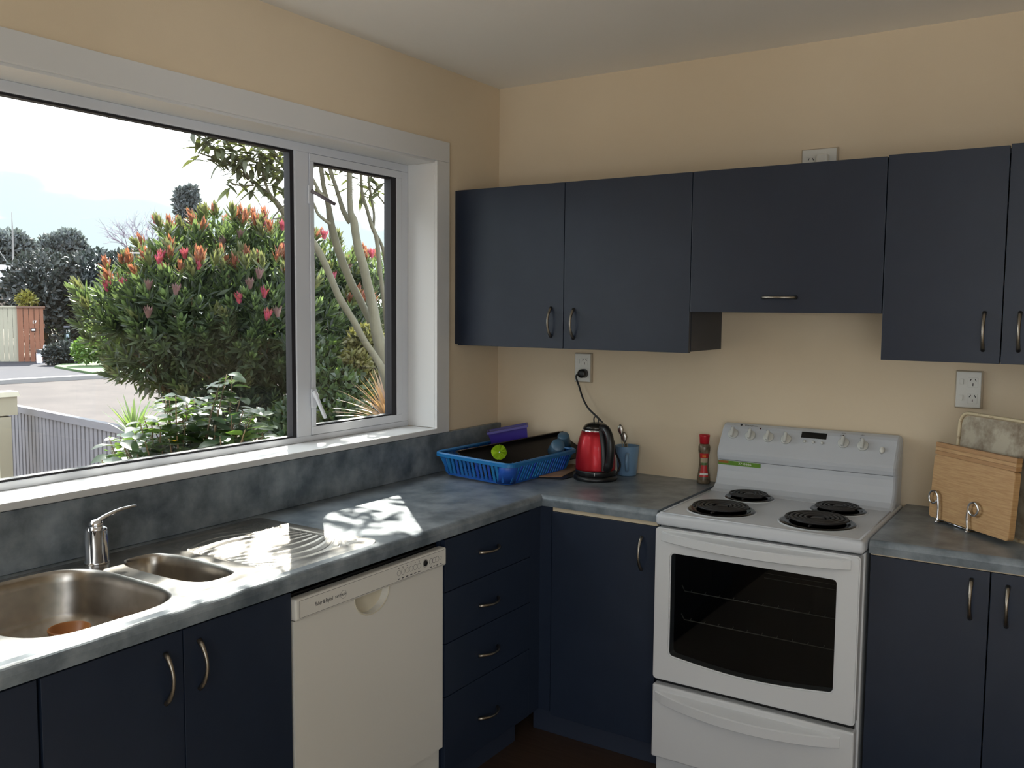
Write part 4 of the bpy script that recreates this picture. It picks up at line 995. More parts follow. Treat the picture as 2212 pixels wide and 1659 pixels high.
def npmesh(name, V, F, mats, mi=None, parent=None, smooth=True):
    me = bpy.data.meshes.new(name); V = np.asarray(V, dtype=np.float32); F = np.asarray(F, dtype=np.int32)
    n, k = F.shape
    me.vertices.add(len(V)); me.vertices.foreach_set('co', V.ravel())
    me.loops.add(n * k); me.loops.foreach_set('vertex_index', F.ravel())
    me.polygons.add(n); me.polygons.foreach_set('loop_start', np.arange(0, n * k, k, dtype=np.int32))
    for q in mats: me.materials.append(q)
    if mi is not None: me.polygons.foreach_set('material_index', np.asarray(mi, dtype=np.int32))
    me.polygons.foreach_set('use_smooth', np.full(n, smooth)); me.update(calc_edges=True); me.validate()
    o = bpy.data.objects.new(name, me); COL.objects.link(o); return adopt(o, parent)
def leaf_geo(Ln, Wd, curl=.15, fold=.12, seg=4, shape=1.0):
    """leaf along +y, face up +z; 2 quads per segment folded on the midrib"""
    V = []; F = []
    for i in range(seg + 1):
        t = i / seg; wd = Wd / 2 * (math.sin(PI * min(max(t ** shape, .02), .985)) ** .8); z = -curl * Ln * t * t
        V += [(-wd, Ln * t, z + fold * wd), (0, Ln * t, z), (wd, Ln * t, z + fold * wd)]
    for i in range(seg):
        a = 3 * i; F += [(a, a + 1, a + 4, a + 3), (a + 1, a + 2, a + 5, a + 4)]
    return np.array(V), np.array(F)
def rotm(dirv, up):
    """matrix whose y axis is dirv and z axis close to up"""
    y = Vector(dirv).normalized(); x = y.cross(Vector(up)); x = x.normalized() if x.length > 1e-4 else y.orthogonal().normalized(); z = x.cross(y)
    return np.array(((x.x, y.x, z.x), (x.y, y.y, z.y), (x.z, y.z, z.z)))
def M4(R, p, s=1.0): return Matrix(((R[0, 0] * s, R[0, 1] * s, R[0, 2] * s, p[0]), (R[1, 0] * s, R[1, 1] * s, R[1, 2] * s, p[1]), (R[2, 0] * s, R[2, 1] * s, R[2, 2] * s, p[2]), (0, 0, 0, 1)))
class Cloud:
    def __init__(s): s.V = []; s.F = []; s.m = []; s.n = 0
    def add(s, lv, lf, R, p, sc=1.0, mi=0):
        s.V.append((lv * sc) @ R.T + np.array(p)); s.F.append(lf + s.n); s.m += [mi] * len(lf); s.n += len(lv)
    def build(s, name, mats, parent=None): return npmesh(name, np.vstack(s.V), np.vstack(s.F), mats, s.m, parent)
def rdir():
    while True:
        q = Vector((random.uniform(-1, 1), random.uniform(-1, 1), random.uniform(-1, 1)))
        if .05 < q.length < 1: return q.normalized()

# ---- ground
def sheet(name, pts, z, m, th=.02):
    v, f = plate2d([(p.x, p.y) for p in pts], []); n = len(pts); bm = bmesh.new()
    A = [bm.verts.new((q.x, q.y, z)) for q in v]; B = [bm.verts.new((q.x, q.y, z - th)) for q in v]
    for t in f: bm.faces.new([A[i] for i in t]); bm.faces.new([B[i] for i in t[::-1]])
    for i in range(n): bm.faces.new((A[i], A[(i + 1) % n], B[(i + 1) % n], B[i]))
    return frombm(name, bm, m)
struct(box('ground', -140, -.17, -60, 120, GZ - .3, GZ, M_soil), 'bare garden earth outside the window', 'ground')
rdA, rdB = onz(-420, 868, GZ), onz(900, 770, GZ)
far0, far1 = onz(-300, 850, GZ), onz(330, 813, GZ)
dirr = (far1 - far0).normalized(); nr = Vector((dirr.y, -dirr.x, 0)); 
if nr.dot(CAM - far0) < 0: nr = -nr
e0, e1_ = far0 - dirr * 30, far1 + dirr * 40
struct(sheet('road', [e0, e1_, e1_ + nr * 11, e0 + nr * 11], GZ + .02, M_road, .04), 'pale sunlit road running past the garden', 'road')
kb_ = struct(sheet('kerb', [e0, e1_, e1_ - nr * .35, e0 - nr * .35], GZ + .12, M_conc, .2), 'pale concrete kerb along the far side of the road', 'kerb')
q0, q1, q2 = onz(-60, 838, GZ), onz(205, 822, GZ), onz(120, 789, GZ)
struct(sheet('driveway', [onz(-400, 846, GZ) - nr * .4, onz(300, 815.5, GZ) - nr * .4, onz(235, 800, GZ), onz(125, 790, GZ), onz(100, 780, GZ), onz(-400, 790, GZ)], GZ + .06, M_asph, .1), 'dark asphalt driveway in front of the timber gate', 'driveway')
struct(sheet('lawn', [onz(118, 799, GZ), onz(200, 814, GZ), onz(330, 812, GZ), onz(400, 780, GZ), onz(250, 781, GZ), onz(150, 789, GZ)], GZ + .12, M_grass, .2), 'strip of green lawn beside the driveway', 'lawn')

# ---- steel fence across the garden and letterbox
fA, fB = Vector((-4.45, .185, 0)), Vector((-.55, -.40, 0)); fd = (fB - fA); fl_ = fd.length; fd.normalize(); fn = Vector((fd.y, -fd.x, 0))
FT = .85
fe = empty('steel_fence', (fA.x, fA.y, GZ), 'low grey ribbed steel fence running from the house to the road', 'fence')
tubes_ = []
npan = 2; pl_ = fl_ / npan
for k in range(npan):
    V = []; F = []; s = pl_ * k + .02; e_ = pl_ * (k + 1) - .02; i = 0; x = s
    while x < e_:
        for (dx, off) in ((0, 0), (.004, .012), (.045, .012), (.049, 0), (.06, 0)):
            if x + dx <= e_ + .001:
                for z in (GZ + .02, FT - .02): V.append(fA + fd * (x + dx) + fn * off + Vector((0, 0, z)))
        x += .0605
    n = len(V) // 2; F = [(2 * i, 2 * i + 2, 2 * i + 3, 2 * i + 1) for i in range(n - 1)]
    o = mk('ribbed_sheet', V, F, M_fence, fe); md = o.modifiers.new('thick', 'SOLIDIFY'); md.thickness = .003
def fbar(name, s0, s1, z0, z1, w_):
    bm = bmesh.new(); c = []
    for s in (s0, s1):
        for o_ in (-w_, w_):
            for z in (z0, z1): c.append(bm.verts.new(fA + fd * s + fn * o_ + Vector((0, 0, z))))
    for q in ((0, 1, 3, 2), (4, 6, 7, 5), (0, 4, 5, 1), (2, 3, 7, 6), (0, 2, 6, 4), (1, 5, 7, 3)): bm.faces.new([c[i] for i in q])
    return frombm(name, bm, M_fence, fe)
fbar('top_rail', 0, fl_, FT - .045, FT, .022)
for k in range(npan + 1): fbar('post', max(pl_ * k - .03, 0), min(pl_ * k + .03, fl_), GZ, FT, .024)
q = P(4, 868, 6.95)
lbx = empty('letterbox', (q.x, q.y, .8), 'cream letterbox with a sloping lid at the left end of the steel fence', 'letterbox')
lm = Matrix.Translation((q.x, q.y, q.z)) @ Matrix.Rotation(math.atan2(fd.y, fd.x), 4, 'Z')
o = boxes('box_body', [(-.13, .045, -.08, .08, -.09, .035)], M_cream, lbx, local=False); o.data.transform(lm)
bm = bmesh.new(); add_prism(bm, [(-.15, .035), (.06, .035), (.03, .065), (-.12, .065)], -.095, .095, 'y'); o = frombm('lid', bm, M_cream, lbx); o.data.transform(lm)
o = boxes('stand', [(-.06, .04, -.04, .04, GZ - q.z, -.10)], M_cream, lbx); o.data.transform(lm)

# ---- generic foliage blobs
def blob_shrub(name, lobes, size, count, m, label, cat, trunk=None, group=None, flat=.75, aspect=.5, mats=None, pick=None):
    """lobes: (centre, radius); leaves on and inside the shells"""
    base = lobes[0][0]; root = empty(name, (base.x, base.y, GZ), label, cat, group)
    lv, lf = leaf_geo(size, size * aspect, .1, .15, 2); cl = Cloud(); tot = sum(r * r for _, r in lobes)
    for c, r in lobes:
        for _ in range(int(count * r * r / tot)):
            d_ = rdir(); d_.z = abs(d_.z) if random.random() < .35 else d_.z
            p = c + d_ * r * (random.uniform(.72, 1.05) if random.random() < .8 else random.uniform(.2, .8)); p.z = max(p.z, GZ + .02)
            dr_ = (d_ + rdir() * .9 + Vector((0, 0, .25))).normalized()
            cl.add(lv, lf, rotm(dr_, (d_ + rdir() * .6)), p, random.uniform(.7, 1.25), (pick(p, d_) if pick else 0))
    f_ = cl.build('foliage', mats or [m], root); f_['kind'] = 'stuff'
    if trunk:
        tubes('trunk', trunk, M_twig, root)
    return root
def lobe(u, v, t, rpx): return (P(u, v, t), rpx * t / FPX)

def GP(u, v, t):
    q = P(u, v, t); q.z = GZ; return q
# far side of the street
random.seed(11)
for (uu, vv, rr, lab_) in ((95, 622, 68, 'dark rounded hedge tree nearest the timber gate across the street'), (205, 618, 68, 'dark rounded hedge tree in the middle of the three across the street'), (292, 612, 66, 'dark rounded hedge tree half behind the flowering bush across the street')):
    c1, r1 = lobe(uu, vv, 37.5, rr); c2, r2 = lobe(uu + 5, vv + 75, 37.0, rr * .85)
    blob_shrub('hedge_tree', [(c1, r1), (c2, r2), lobe(uu - 20, vv + 30, 37, rr * .8)], .20, 6000, M_hedge, lab_, 'tree', [([Vector((c1.x, c1.y, GZ)), c1], [.12, .06])], 'rounded hedge trees across the street')
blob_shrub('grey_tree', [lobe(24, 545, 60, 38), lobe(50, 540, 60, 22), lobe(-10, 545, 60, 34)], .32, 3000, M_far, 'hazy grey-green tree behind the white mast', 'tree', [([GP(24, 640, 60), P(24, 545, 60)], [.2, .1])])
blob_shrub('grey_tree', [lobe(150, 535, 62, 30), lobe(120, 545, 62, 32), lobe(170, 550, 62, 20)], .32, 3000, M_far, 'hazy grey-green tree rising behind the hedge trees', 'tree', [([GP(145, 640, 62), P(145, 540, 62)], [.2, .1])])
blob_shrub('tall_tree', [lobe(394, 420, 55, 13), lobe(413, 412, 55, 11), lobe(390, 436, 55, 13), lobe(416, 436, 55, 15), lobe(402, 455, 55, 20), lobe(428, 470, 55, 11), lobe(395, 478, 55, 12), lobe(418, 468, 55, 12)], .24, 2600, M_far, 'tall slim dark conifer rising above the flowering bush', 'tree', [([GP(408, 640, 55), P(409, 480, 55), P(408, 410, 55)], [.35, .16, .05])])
# bare tree
random.seed(5)
bt_ = empty('bare_tree', P(300, 640, 48), 'leafless purple-grey tree beside the tall conifer', 'tree')
brl = []
def twig(p, d_, ln, r, depth):
    q_ = p + d_ * ln; brl.append(([p, p.lerp(q_, .5) + rdir() * ln * .05, q_], [r, r * .8, r * .6]))
    if depth == 0: return
    for _ in range(4):
        nd = (d_ + rdir() * .75 + Vector((0, 0, .12))).normalized(); twig(p.lerp(q_, random.uniform(.4, 1)), nd, ln * random.uniform(.55, .8), r * .55, depth - 1)
brl.append(([GP(310, 640, 48), P(310, 570, 48)], [.16, .06]))
for k in range(4): twig(P(306 + 4 * k, 575, 48), (RGT * (-.75 + .35 * k) + Vector((0, 0, 1))).normalized(), 1.35, .04, 3)
tubes('branches', brl, mat('purple_grey_bark', S(120, 112, 128), .8), bt_, 4)
# house across the street
hA = P(-330, 640, 52); hs = empty('house', (hA.x, hA.y, GZ), 'low house with a pale grey roof behind the hedge trees', 'house')
def quadbox(name, u0, u1, v0, v1, t, dep, m, parent):
    a, b = P(u0, v1, t), P(u1, v1, t); zt = P(u0, v0, t).z; zb = P(u0, v1, t).z
    dr_ = (b - a); dr_.z = 0; nn = Vector((-dr_.y, dr_.x, 0)).normalized()
    if nn.dot(a - CAM) < 0: nn = -nn
    bm = bmesh.new(); c = []
    for p0 in (a, b):
        for o_ in (0, dep):
            for z in (zb, zt): c.append(bm.verts.new((p0.x + nn.x * o_, p0.y + nn.y * o_, z)))
    for q in ((0, 1, 3, 2), (4, 6, 7, 5), (0, 4, 5, 1), (2, 3, 7, 6), (0, 2, 6, 4), (1, 5, 7, 3)): bm.faces.new([c[i] for i in q])
    return frombm(name, bm, m, parent)
quadbox('wall', -300, 150, 600, 712, 46, 4, mat('grey_brown_cladding', S(126, 114, 108), .8), hs)
quadbox('roof', -320, 165, 563, 592, 45.4, 6, mat('pale_metal_roof', S(196, 198, 206), .5), hs)
quadbox('fascia', -320, 60, 590, 600, 45.3, .3, mat('white_fascia', S(214, 216, 222), .6), hs)
am = P(27, 565, 45.6); an = empty('radio_mast', am, 'thin white radio mast on the pale roof', 'mast')
tube('mast', [P(28.5, 570, 45.6), P(27, 500, 45.6), P(25, 458, 45.6)], [.045, .035, .018], M_conc, an, 8)
tube('stay_rod', [P(14, 564, 45.6), P(-30, 500, 45.6)], .02, M_conc, an, 6)
# cream fence and timber gate with its number
GT = 33.5
cf = empty('cream_fence', P(0, 780, GT), 'tall cream board fence left of the orange timber gate', 'fence')
for k in range(-16, 4):
    quadbox('board', 10.2 * k + .3, 10.2 * k + 9.9, 661, 781, GT, .06, M_cream, cf)
quadbox('capping', -165, 41, 659, 663, GT - .03, .12, M_cream, cf)
gt_ = empty('timber_gate', P(68, 785, GT), 'orange stained timber gate with the number 17 across the street', 'gate')
gx = [40.5, 53.5, 65.5, 77, 88, 97.5]
for i in range(5):
    quadbox('plank', gx[i] + (.6 if i else 0), gx[i + 1] - .5, 663, 781, GT - .05, .05, M_timber, gt_)
for v0, v1 in ((663, 668), (700, 708), (735, 740), (772, 778)): quadbox('rail', 41, 97, v0, v1, GT + .02, .05, M_timber, gt_)
quadbox('gate_cap', 35, 97.5, 661, 664.5, GT - .10, .15, mat('brown_cap', S(96, 70, 60), .7), gt_)
M_num = mat('silver_numerals', S(200, 204, 208), .4, .3)
q = P(69.5, 699, GT - .12); text('house_number', '17', .145, q, RGT, (0, 0, 1), M_num, gt_, .01)
quadbox('letter_slot', 66.5, 77.5, 709, 716, GT - .08, .03, mat('dark_slot', S(60, 34, 28), .7), gt_)
quadbox('slot_label', 68.5, 76, 711, 714.5, GT - .10, .02, mat('pale_tag', S(190, 190, 192), .5), gt_)
wb = empty('waste_bin', P(86, 786, GT - .6), 'white waste bin with a dark lid at the foot of the gate', 'bin')
quadbox('bin_body', 79, 92, 763, 786, GT - .8, .35, mat('white_bin', S(220, 222, 234), .5), wb); quadbox('bin_lid', 78.5, 92.5, 756, 763, GT - .83, .4, mat('dark_bin_lid', S(62, 62, 66), .5), wb)
po = P(97, 784, GT - .3); tag(tube('bollard', [P(97, 784.5, GT - .3), P(97, 752, GT - .3), P(97, 745, GT - .3)], [.055, .05, .042], mat('weathered_post', S(150, 152, 160), .7), None, 10), 'weathered grey post beside the timber gate', 'post')
gb = empty('green_letterbox', P(146, 742, GT + 3), 'dark green box on a post with the number 19 beside the hedge', 'letterbox')
quadbox('box_body', 139.5, 152, 706, 736, GT + 2.9, .4, mat('dark_green_metal', S(44, 72, 66), .5), gb); quadbox('box_top', 137.5, 153, 704, 707.5, GT + 2.8, .5, mat('blue_grey_lid', S(120, 124, 140), .5), gb)
q = P(141.5, 719, GT + 2.85); text('box_number', '19', .17, q, RGT, (0, 0, 1), M_num, gb, .01)
quadbox('notice', 143, 148.5, 722, 729, GT + 2.85, .02, mat('pale_notice', S(180, 200, 216), .5), gb)
quadbox('post', 144, 147.5, 736, 770, GT + 3.0, .1, M_twig, gb)
random.seed(21)
M_lime = mat('lime_shrub', S(74, 104, 46), .5, vary=.3, transl=(.25, S(120, 156, 60)))
blob_shrub('low_hedge', [lobe(185, 758, 30, 22), lobe(215, 755, 30, 24), lobe(240, 757, 30, 22), lobe(265, 757, 30, 22)], .12, 5000, M_lime, 'bright low clipped hedge above the lawn', 'hedge')
blob_shrub('grey_shrub', [lobe(120, 768, 31.5, 20), lobe(145, 764, 31.5, 22), lobe(160, 768, 31.5, 16)], .12, 3000, M_hedge, 'dull low shrub between the gate and the clipped hedge', 'shrub')
blob_shrub('yellow_shrub', [lobe(55, 648, 36, 14), lobe(64, 652, 36, 12)], .14, 500, mat('yellow_leaf', S(110, 108, 52), .5, vary=.3, transl=(.3, S(150, 146, 56))), 'yellow-green shrub showing above the gate top', 'shrub')
blob_shrub('dark_understorey', [lobe(130, 700, 40, 45), lobe(190, 715, 40, 45), lobe(240, 710, 40, 45), lobe(290, 720, 40, 50)], .2, 6000, mat('deep_green_leaf', S(38, 58, 42), .6, vary=.35, transl=(.15, S(90, 120, 50))), 'dark shrubbery below the rounded hedge trees', 'shrub')
tag(sheet('stone_edging', [onz(165, 770, GZ), onz(175, 778, GZ), onz(235, 779, GZ), onz(250, 775, GZ)], GZ + .18, mat('pale_stone', S(206, 190, 176), .9), .3), 'pale stone slab at the foot of the clipped hedge', 'stone')

# ---- protea bush in front of the road
random.seed(42)
def shoot_mesh(name, kind):
    cl = Cloud(); n = 22
    for k in range(n):
        t = k / (n - 1); z = .005 + .085 * t; a = k * 2.39996; op = 1.15 - .95 * t + random.uniform(-.12, .12)
        d_ = Vector((math.cos(a) * math.sin(op), math.sin(a) * math.sin(op), math.cos(op)))
        lv, lf = leaf_geo(random.uniform(.085, .12) * (1 - .25 * t), random.uniform(.019, .026), -.10, .18, 3, .8)
        mi = 0
        if kind == 1: mi = 1 if t > .45 else (2 if t > .25 else 0)
        if kind == 2: mi = 2 if t > .3 else 0
        cl.add(lv, lf, rotm(d_, Vector((0, 0, 1)) - Vector((d_.x, d_.y, 0))), (0, 0, z), 1, mi)
    V = np.vstack(cl.V); F = np.vstack(cl.F)
    o = npmesh(name, V, F, [M_leafA, M_leafO, M_leafY], cl.m); me = o.data; bpy.data.objects.remove(o); return me
SH = [[shoot_mesh('leafy_shoot', k) for _ in range(3)] for k in range(3)]
def bloom_mesh(m):
    cl = Cloud()
    for k in range(26):
        a = k * 2.39996; t = k / 25; d_ = Vector((math.cos(a) * (.30 + .25 * t), math.sin(a) * (.30 + .25 * t), 1)).normalized()
        lv, lf = leaf_geo(.055 + .03 * t, .017, -.12, .25, 3, .9); cl.add(lv, lf, rotm(d_, (-d_.x, -d_.y, .3)), (math.cos(a) * .014 * (1 - t * .3), math.sin(a) * .014 * (1 - t * .3), -.01 + .012 * t), 1)
    o = npmesh('flower', np.vstack(cl.V), np.vstack(cl.F), [m]); me = o.data; bpy.data.objects.remove(o); return me
BM_, DM_ = bloom_mesh(M_bloom), bloom_mesh(M_dry)
lobes = [lobe(290, 690, 7.1, 100), lobe(390, 590, 7.2, 85), lobe(490, 570, 7.3, 95), lobe(590, 580, 7.3, 90), lobe(690, 610, 7.5, 85), lobe(800, 650, 7.7, 85), lobe(420, 700, 6.9, 140), lobe(560, 720, 6.9, 150), lobe(690, 740, 7.3, 120), lobe(330, 780, 6.9, 75), lobe(480, 840, 6.9, 110), lobe(600, 860, 6.9, 90)]
proot = empty('protea_bush', (lobes[7][0].x, lobes[7][0].y, GZ), 'large protea bush with orange shoot tips and pink flowers outside the window', 'bush')
cand = []
for ci, (c, r) in enumerate(lobes):
    for _ in range(int(95 * (r / .35) ** 2)):
        d_ = rdir()
        if d_.z < -.55: continue
        p = c + d_ * r * random.uniform(.86, 1.0)
        if any(cj != ci and (p - c2).length < r2 * .86 for cj, (c2, r2) in enumerate(lobes)): continue
        cand.append((p, d_))
def upness(p): return max(c.z + r for c, r in lobes if (Vector((p.x, p.y, 0)) - Vector((c.x, c.y, 0))).length < r * 1.05) if any((Vector((p.x, p.y, 0)) - Vector((c.x, c.y, 0))).length < r * 1.05 for c, r in lobes) else p.z
front = [c for c in cand if c[1].dot((CAM - c[0]).normalized()) > -.25]; back = [c for c in cand if c[1].dot((CAM - c[0]).normalized()) <= -.25]
random.shuffle(front)
tips = 0
rest = Cloud()
def put_shoot(p, d_, as_obj):
    ax = (d_ * .75 + Vector((0, 0, .75)) + rdir() * .25).normalized()
    high = p.z > upness(p) - .22
    kind = (1 if random.random() < .5 else 2) if high else (2 if random.random() < .18 else 0)
    R = rotm(ax.orthogonal(), ax); sc = random.uniform(.85, 1.2)
    if as_obj:
        inst('leafy_shoot', SH[kind][random.randrange(3)], M4(R, p, sc), proot)
    else:
        me = SH[kind][random.randrange(3)]; nv = len(me.vertices); lv = np.empty(nv * 3, np.float32); me.vertices.foreach_get('co', lv)
        lf = np.empty(len(me.polygons) * 4, np.int32); me.loops.foreach_get('vertex_index', lf); mi = np.empty(len(me.polygons), np.int32); me.polygons.foreach_get('material_index', mi)
        rest.V.append((lv.reshape(-1, 3) * sc) @ R.T + np.array(p)); rest.F.append(lf.reshape(-1, 4) + rest.n); rest.m += list(mi); rest.n += nv
for p, d_ in front[:290]: put_shoot(p, d_, True)
for p, d_ in front[290:] + back: put_shoot(p, d_, False)
# inner foliage that fills the crown
lv, lf = leaf_geo(.11, .026, .1, .15, 2)
for c, r in lobes:
    for _ in range(int(1500 * r * r / .12)):
        d_ = rdir(); p = c + d_ * r * random.uniform(.35, .9)
        rest.add(lv, lf, rotm((d_ + rdir() * .9 + Vector((0, 0, .4))).normalized(), rdir()), p, random.uniform(.7, 1.1), 0)
rf = rest.build('inner_foliage', [M_leafA, M_leafO, M_leafY], proot); rf['kind'] = 'stuff'
stem0 = Vector((lobes[7][0].x, lobes[7][0].y, GZ)); tl_ = []
for c, r in lobes:
    mid = stem0.lerp(c, .45) + Vector((0, 0, -.12)); tl_.append((spline([stem0, mid, c], 4), [.035 - .0025 * k for k in range(9)]))
    for _ in range(6):
        d_ = rdir(); d_.z = abs(d_.z); tl_.append(([c.lerp(mid, .3), c + d_ * r * .5, c + d_ * r * .92], [.012, .008, .005]))
tubes('branches', tl_, M_twig, proot, 5)
for (uu, vv, dry) in ((400, 557, 0), (428, 580, 0), (266, 622, 0), (517, 653, 0), (571, 641, 0), (577, 689, 0), (600, 683, 1), (320, 684, 1), (336, 482, 0), (570, 485, 0), (610, 495, 0), (617, 543, 0), (480, 530, 1), (520, 515, 1), (350, 560, 0), (345, 570, 0), (232, 627, 0), (320, 625, 1), (380, 635, 1), (540, 622, 1), (560, 600, 1), (720, 605, 0), (803, 555, 0), (752, 585, 1), (700, 515, 0)):
    best = None
    for c, r in lobes:
        d_ = ray(uu, vv).normalized(); oc = CAM - c; b_ = oc.dot(d_); q_ = b_ * b_ - oc.dot(oc) + (r * 1.05) ** 2
        t_ = -b_ - math.sqrt(q_) if q_ > 0 else -b_
        if q_ > 0 and (best is None or t_ < best): best = t_
    if best is None: best = 7.2
    p = CAM + ray(uu, vv).normalized() * (best - .02)
    ax = (Vector((0, 0, 1)) + (CAM - p).normalized() * .25 + rdir() * .15).normalized()
    inst('flower', DM_ if dry else BM_, M4(rotm(ax.orthogonal(), ax), p, .9), proot)

# ---- camellia just outside the glass
random.seed(9)
croot_p = P(420, 980, 3.85); croot = empty('camellia_bush', (croot_p.x, croot_p.y, GZ), 'glossy round-leaved bush close against the window glass', 'bush')
def leafobj(Ln, Wd, m, curl, seg=4, shape=.85, fold=.2):
    lv, lf = leaf_geo(Ln, Wd, curl, fold, seg, shape); o = npmesh('leaf', lv, lf, [m]); me = o.data; bpy.data.objects.remove(o); return me
CL = [leafobj(.084, .050, M_cam, c) for c in (.08, .16, .26)]; CY = leafobj(.07, .042, M_camY, .15)
sprigs = [(490, 800), (470, 840), (420, 850), (380, 845), (350, 850), (520, 850), (555, 870), (310, 890), (450, 870), (400, 880), (340, 900), (500, 890), (570, 915), (260, 930), (290, 930), (240, 960), (220, 985), (430, 910), (470, 920), (530, 920), (380, 930), (330, 950), (280, 970), (360, 975), (420, 960), (480, 955), (540, 960), (580, 950), (310, 1000), (370, 1010), (440, 1000), (250, 1010), (500, 1000), (560, 990), (230, 1030), (300, 1040), (205, 1000), (215, 1020), (270, 945), (235, 1000), (285, 990), (255, 975), (325, 925), (395, 905), (460, 895), (525, 880)]
sl_ = []; leaves = []
for (uu, vv) in sprigs:
    for rep in range(3):
        t = random.uniform(3.62, 4.15); tip = P(uu + random.uniform(-14, 14) * rep, vv + 8 + random.uniform(0, 26) * rep, t)
        if tip.x > -.42: tip.x = -.42
        b_ = Vector((croot_p.x + (tip.x - croot_p.x) * .55, croot_p.y + (tip.y - croot_p.y) * .55, tip.z - .42)); pts = spline([b_, b_.lerp(tip, .5) + rdir() * .03, tip], 5)
        sl_.append((pts, [.006 - .0004 * k for k in range(len(pts))]))
        nl = 17
        for k in range(nl):
            f_ = 1 - .72 * (k / nl) ** 1.0; i_ = f_ * (len(pts) - 1); j_ = min(int(i_), len(pts) - 2); p = pts[j_].lerp(pts[j_ + 1], i_ - j_)
            a = k * 2.4 + random.uniform(-.4, .4); d_ = Vector((math.cos(a), math.sin(a), random.uniform(-.25, .35))).normalized()
            leaves.append((p + d_ * .008, d_))
stem_b = Vector((croot_p.x, croot_p.y, GZ))
for k in range(7):
    a = 2 * PI * k / 7; q_ = croot_p + Vector((math.cos(a) * .22, math.sin(a) * .25, -.15)); sl_.append((spline([stem_b, stem_b.lerp(q_, .5) + rdir() * .05, q_], 4), .009))
tubes('stems', sl_, M_twig, croot, 5)
leaves.sort(key=lambda l: (l[0] - CAM).length)
crest = Cloud()
for i, (p, d_) in enumerate(leaves):
    up = (Vector((0, 0, 1)) + rdir() * .42).normalized(); R = rotm(d_, up); sc = random.uniform(.75, 1.15)
    if i < 298: inst('leaf', CY if random.random() < .03 else CL[i % 3], M4(R, p, sc), croot)
    else:
        lv, lf = leaf_geo(.078, .046, .15, .2, 4, .85); crest.add(lv, lf, R, p, sc, 0)
if crest.n: crest.build('inner_foliage', [M_cam], croot)['kind'] = 'stuff'

# ---- multi-stemmed tree right of the window
random.seed(17)
TT = 5.4
troot = empty('garden_tree', (P(842, 1000, TT).x, P(842, 1000, TT).y, GZ), 'multi-stemmed pale-barked tree seen through the narrow sash', 'tree')
def br_(pts, o=0.0):
    """(u, v, width in photo pixels) along a limb, o = metres further away"""
    q_ = spline([P(u, v, TT + o) for u, v, w_ in pts], 6); ws_ = [w_ for u, v, w_ in pts]; n = len(q_)
    return q_, [float(np.interp(k / 6, range(len(ws_)), ws_)) * TT / FPX / 2 for k in range(n)]
limbs = {
 'trunk': br_([(858, 1350, 60), (856, 1000, 50), (846, 880, 40), (832, 803, 30), (824, 758, 28), (813, 713, 25), (806, 668, 22), (793, 610, 20), (786, 578, 19), (776, 544, 19), (769, 510, 17), (764, 476, 17), (757, 453, 13), (755, 370, 12), (758, 250, 11), (775, 120, 9), (790, 0, 6)]),
 'stem_a': br_([(800, 697, 14), (793, 680, 15), (776, 645, 16), (758, 610, 17), (732, 544, 17), (719, 499, 16), (714, 476, 15), (709, 442, 12), (700, 408, 10), (693, 356, 10), (684, 260, 8), (665, 160, 6)], .08),
 'stem_c': br_([(838, 850, 18), (828, 803, 17), (810, 770, 14), (787, 736, 14), (762, 690, 14), (734, 645, 15), (716, 603, 14), (700, 566, 14), (683, 533, 14), (655, 497, 13), (620, 467, 13), (592, 432, 11), (558, 403, 9), (520, 372, 8), (480, 338, 6), (440, 303, 5), (400, 272, 4)], -.08),
 'stem_d': br_([(850, 800, 14), (842, 760, 13), (836, 713, 11), (831, 668, 10), (823, 600, 10), (821, 589, 10), (817, 544, 10), (812, 510, 9), (803, 487, 9), (793, 453, 8), (782, 413, 7), (778, 350, 6), (765, 250, 5)], .18),
 'stem_e': br_([(806, 492, 7), (808, 465, 6), (803, 431, 6), (796, 380, 6), (800, 300, 5)], .2),
 'stem_f': br_([(848, 700, 9), (838, 625, 8), (829, 544, 8), (812, 505, 6)], .22),
 'branch_a': br_([(757, 480, 13), (752, 474, 12), (741, 453, 11), (727, 408, 9), (712, 361, 9), (695, 270, 7), (655, 190, 5)], .05),
 'branch_b': br_([(714, 484, 7), (705, 478, 7), (687, 462, 6), (676, 438, 6), (645, 390, 6), (605, 345, 5), (570, 290, 4), (540, 230, 4)], 0),
 'branch_c': br_([(702, 425, 8), (689, 413, 8), (675, 386, 7), (640, 330, 7), (612, 290, 6), (590, 230, 5)], 0),
 'branch_d': br_([(560, 405, 7), (535, 380, 7), (500, 320, 6), (480, 290, 5), (470, 240, 4)], -.1),
 'branch_e': br_([(590, 430, 7), (575, 400, 6), (560, 340, 5), (555, 300, 5), (550, 240, 4)], -.15),
 'twig_a': br_([(555, 400, 5), (515, 400, 4), (490, 390, 3)], -.15),
 'twig_b': br_([(520, 370, 5), (470, 345, 4), (430, 330, 3)], -.15),
 'twig_c': br_([(620, 467, 5), (590, 470, 3), (640, 420, 3)], -.1),
 'twig_d': br_([(842, 455, 4), (815, 420, 4), (800, 400, 3)], .25),
}
for k_, (q_, r_) in limbs.items():
    nm = 'trunk' if k_ == 'trunk' else 'limb'; tube(nm, q_, r_, M_bark, troot, 10)
TL = [leafobj(.125, .030, M_tleaf, c, 4, .8, .25) for c in (.05, .18, .32)]
clus = []
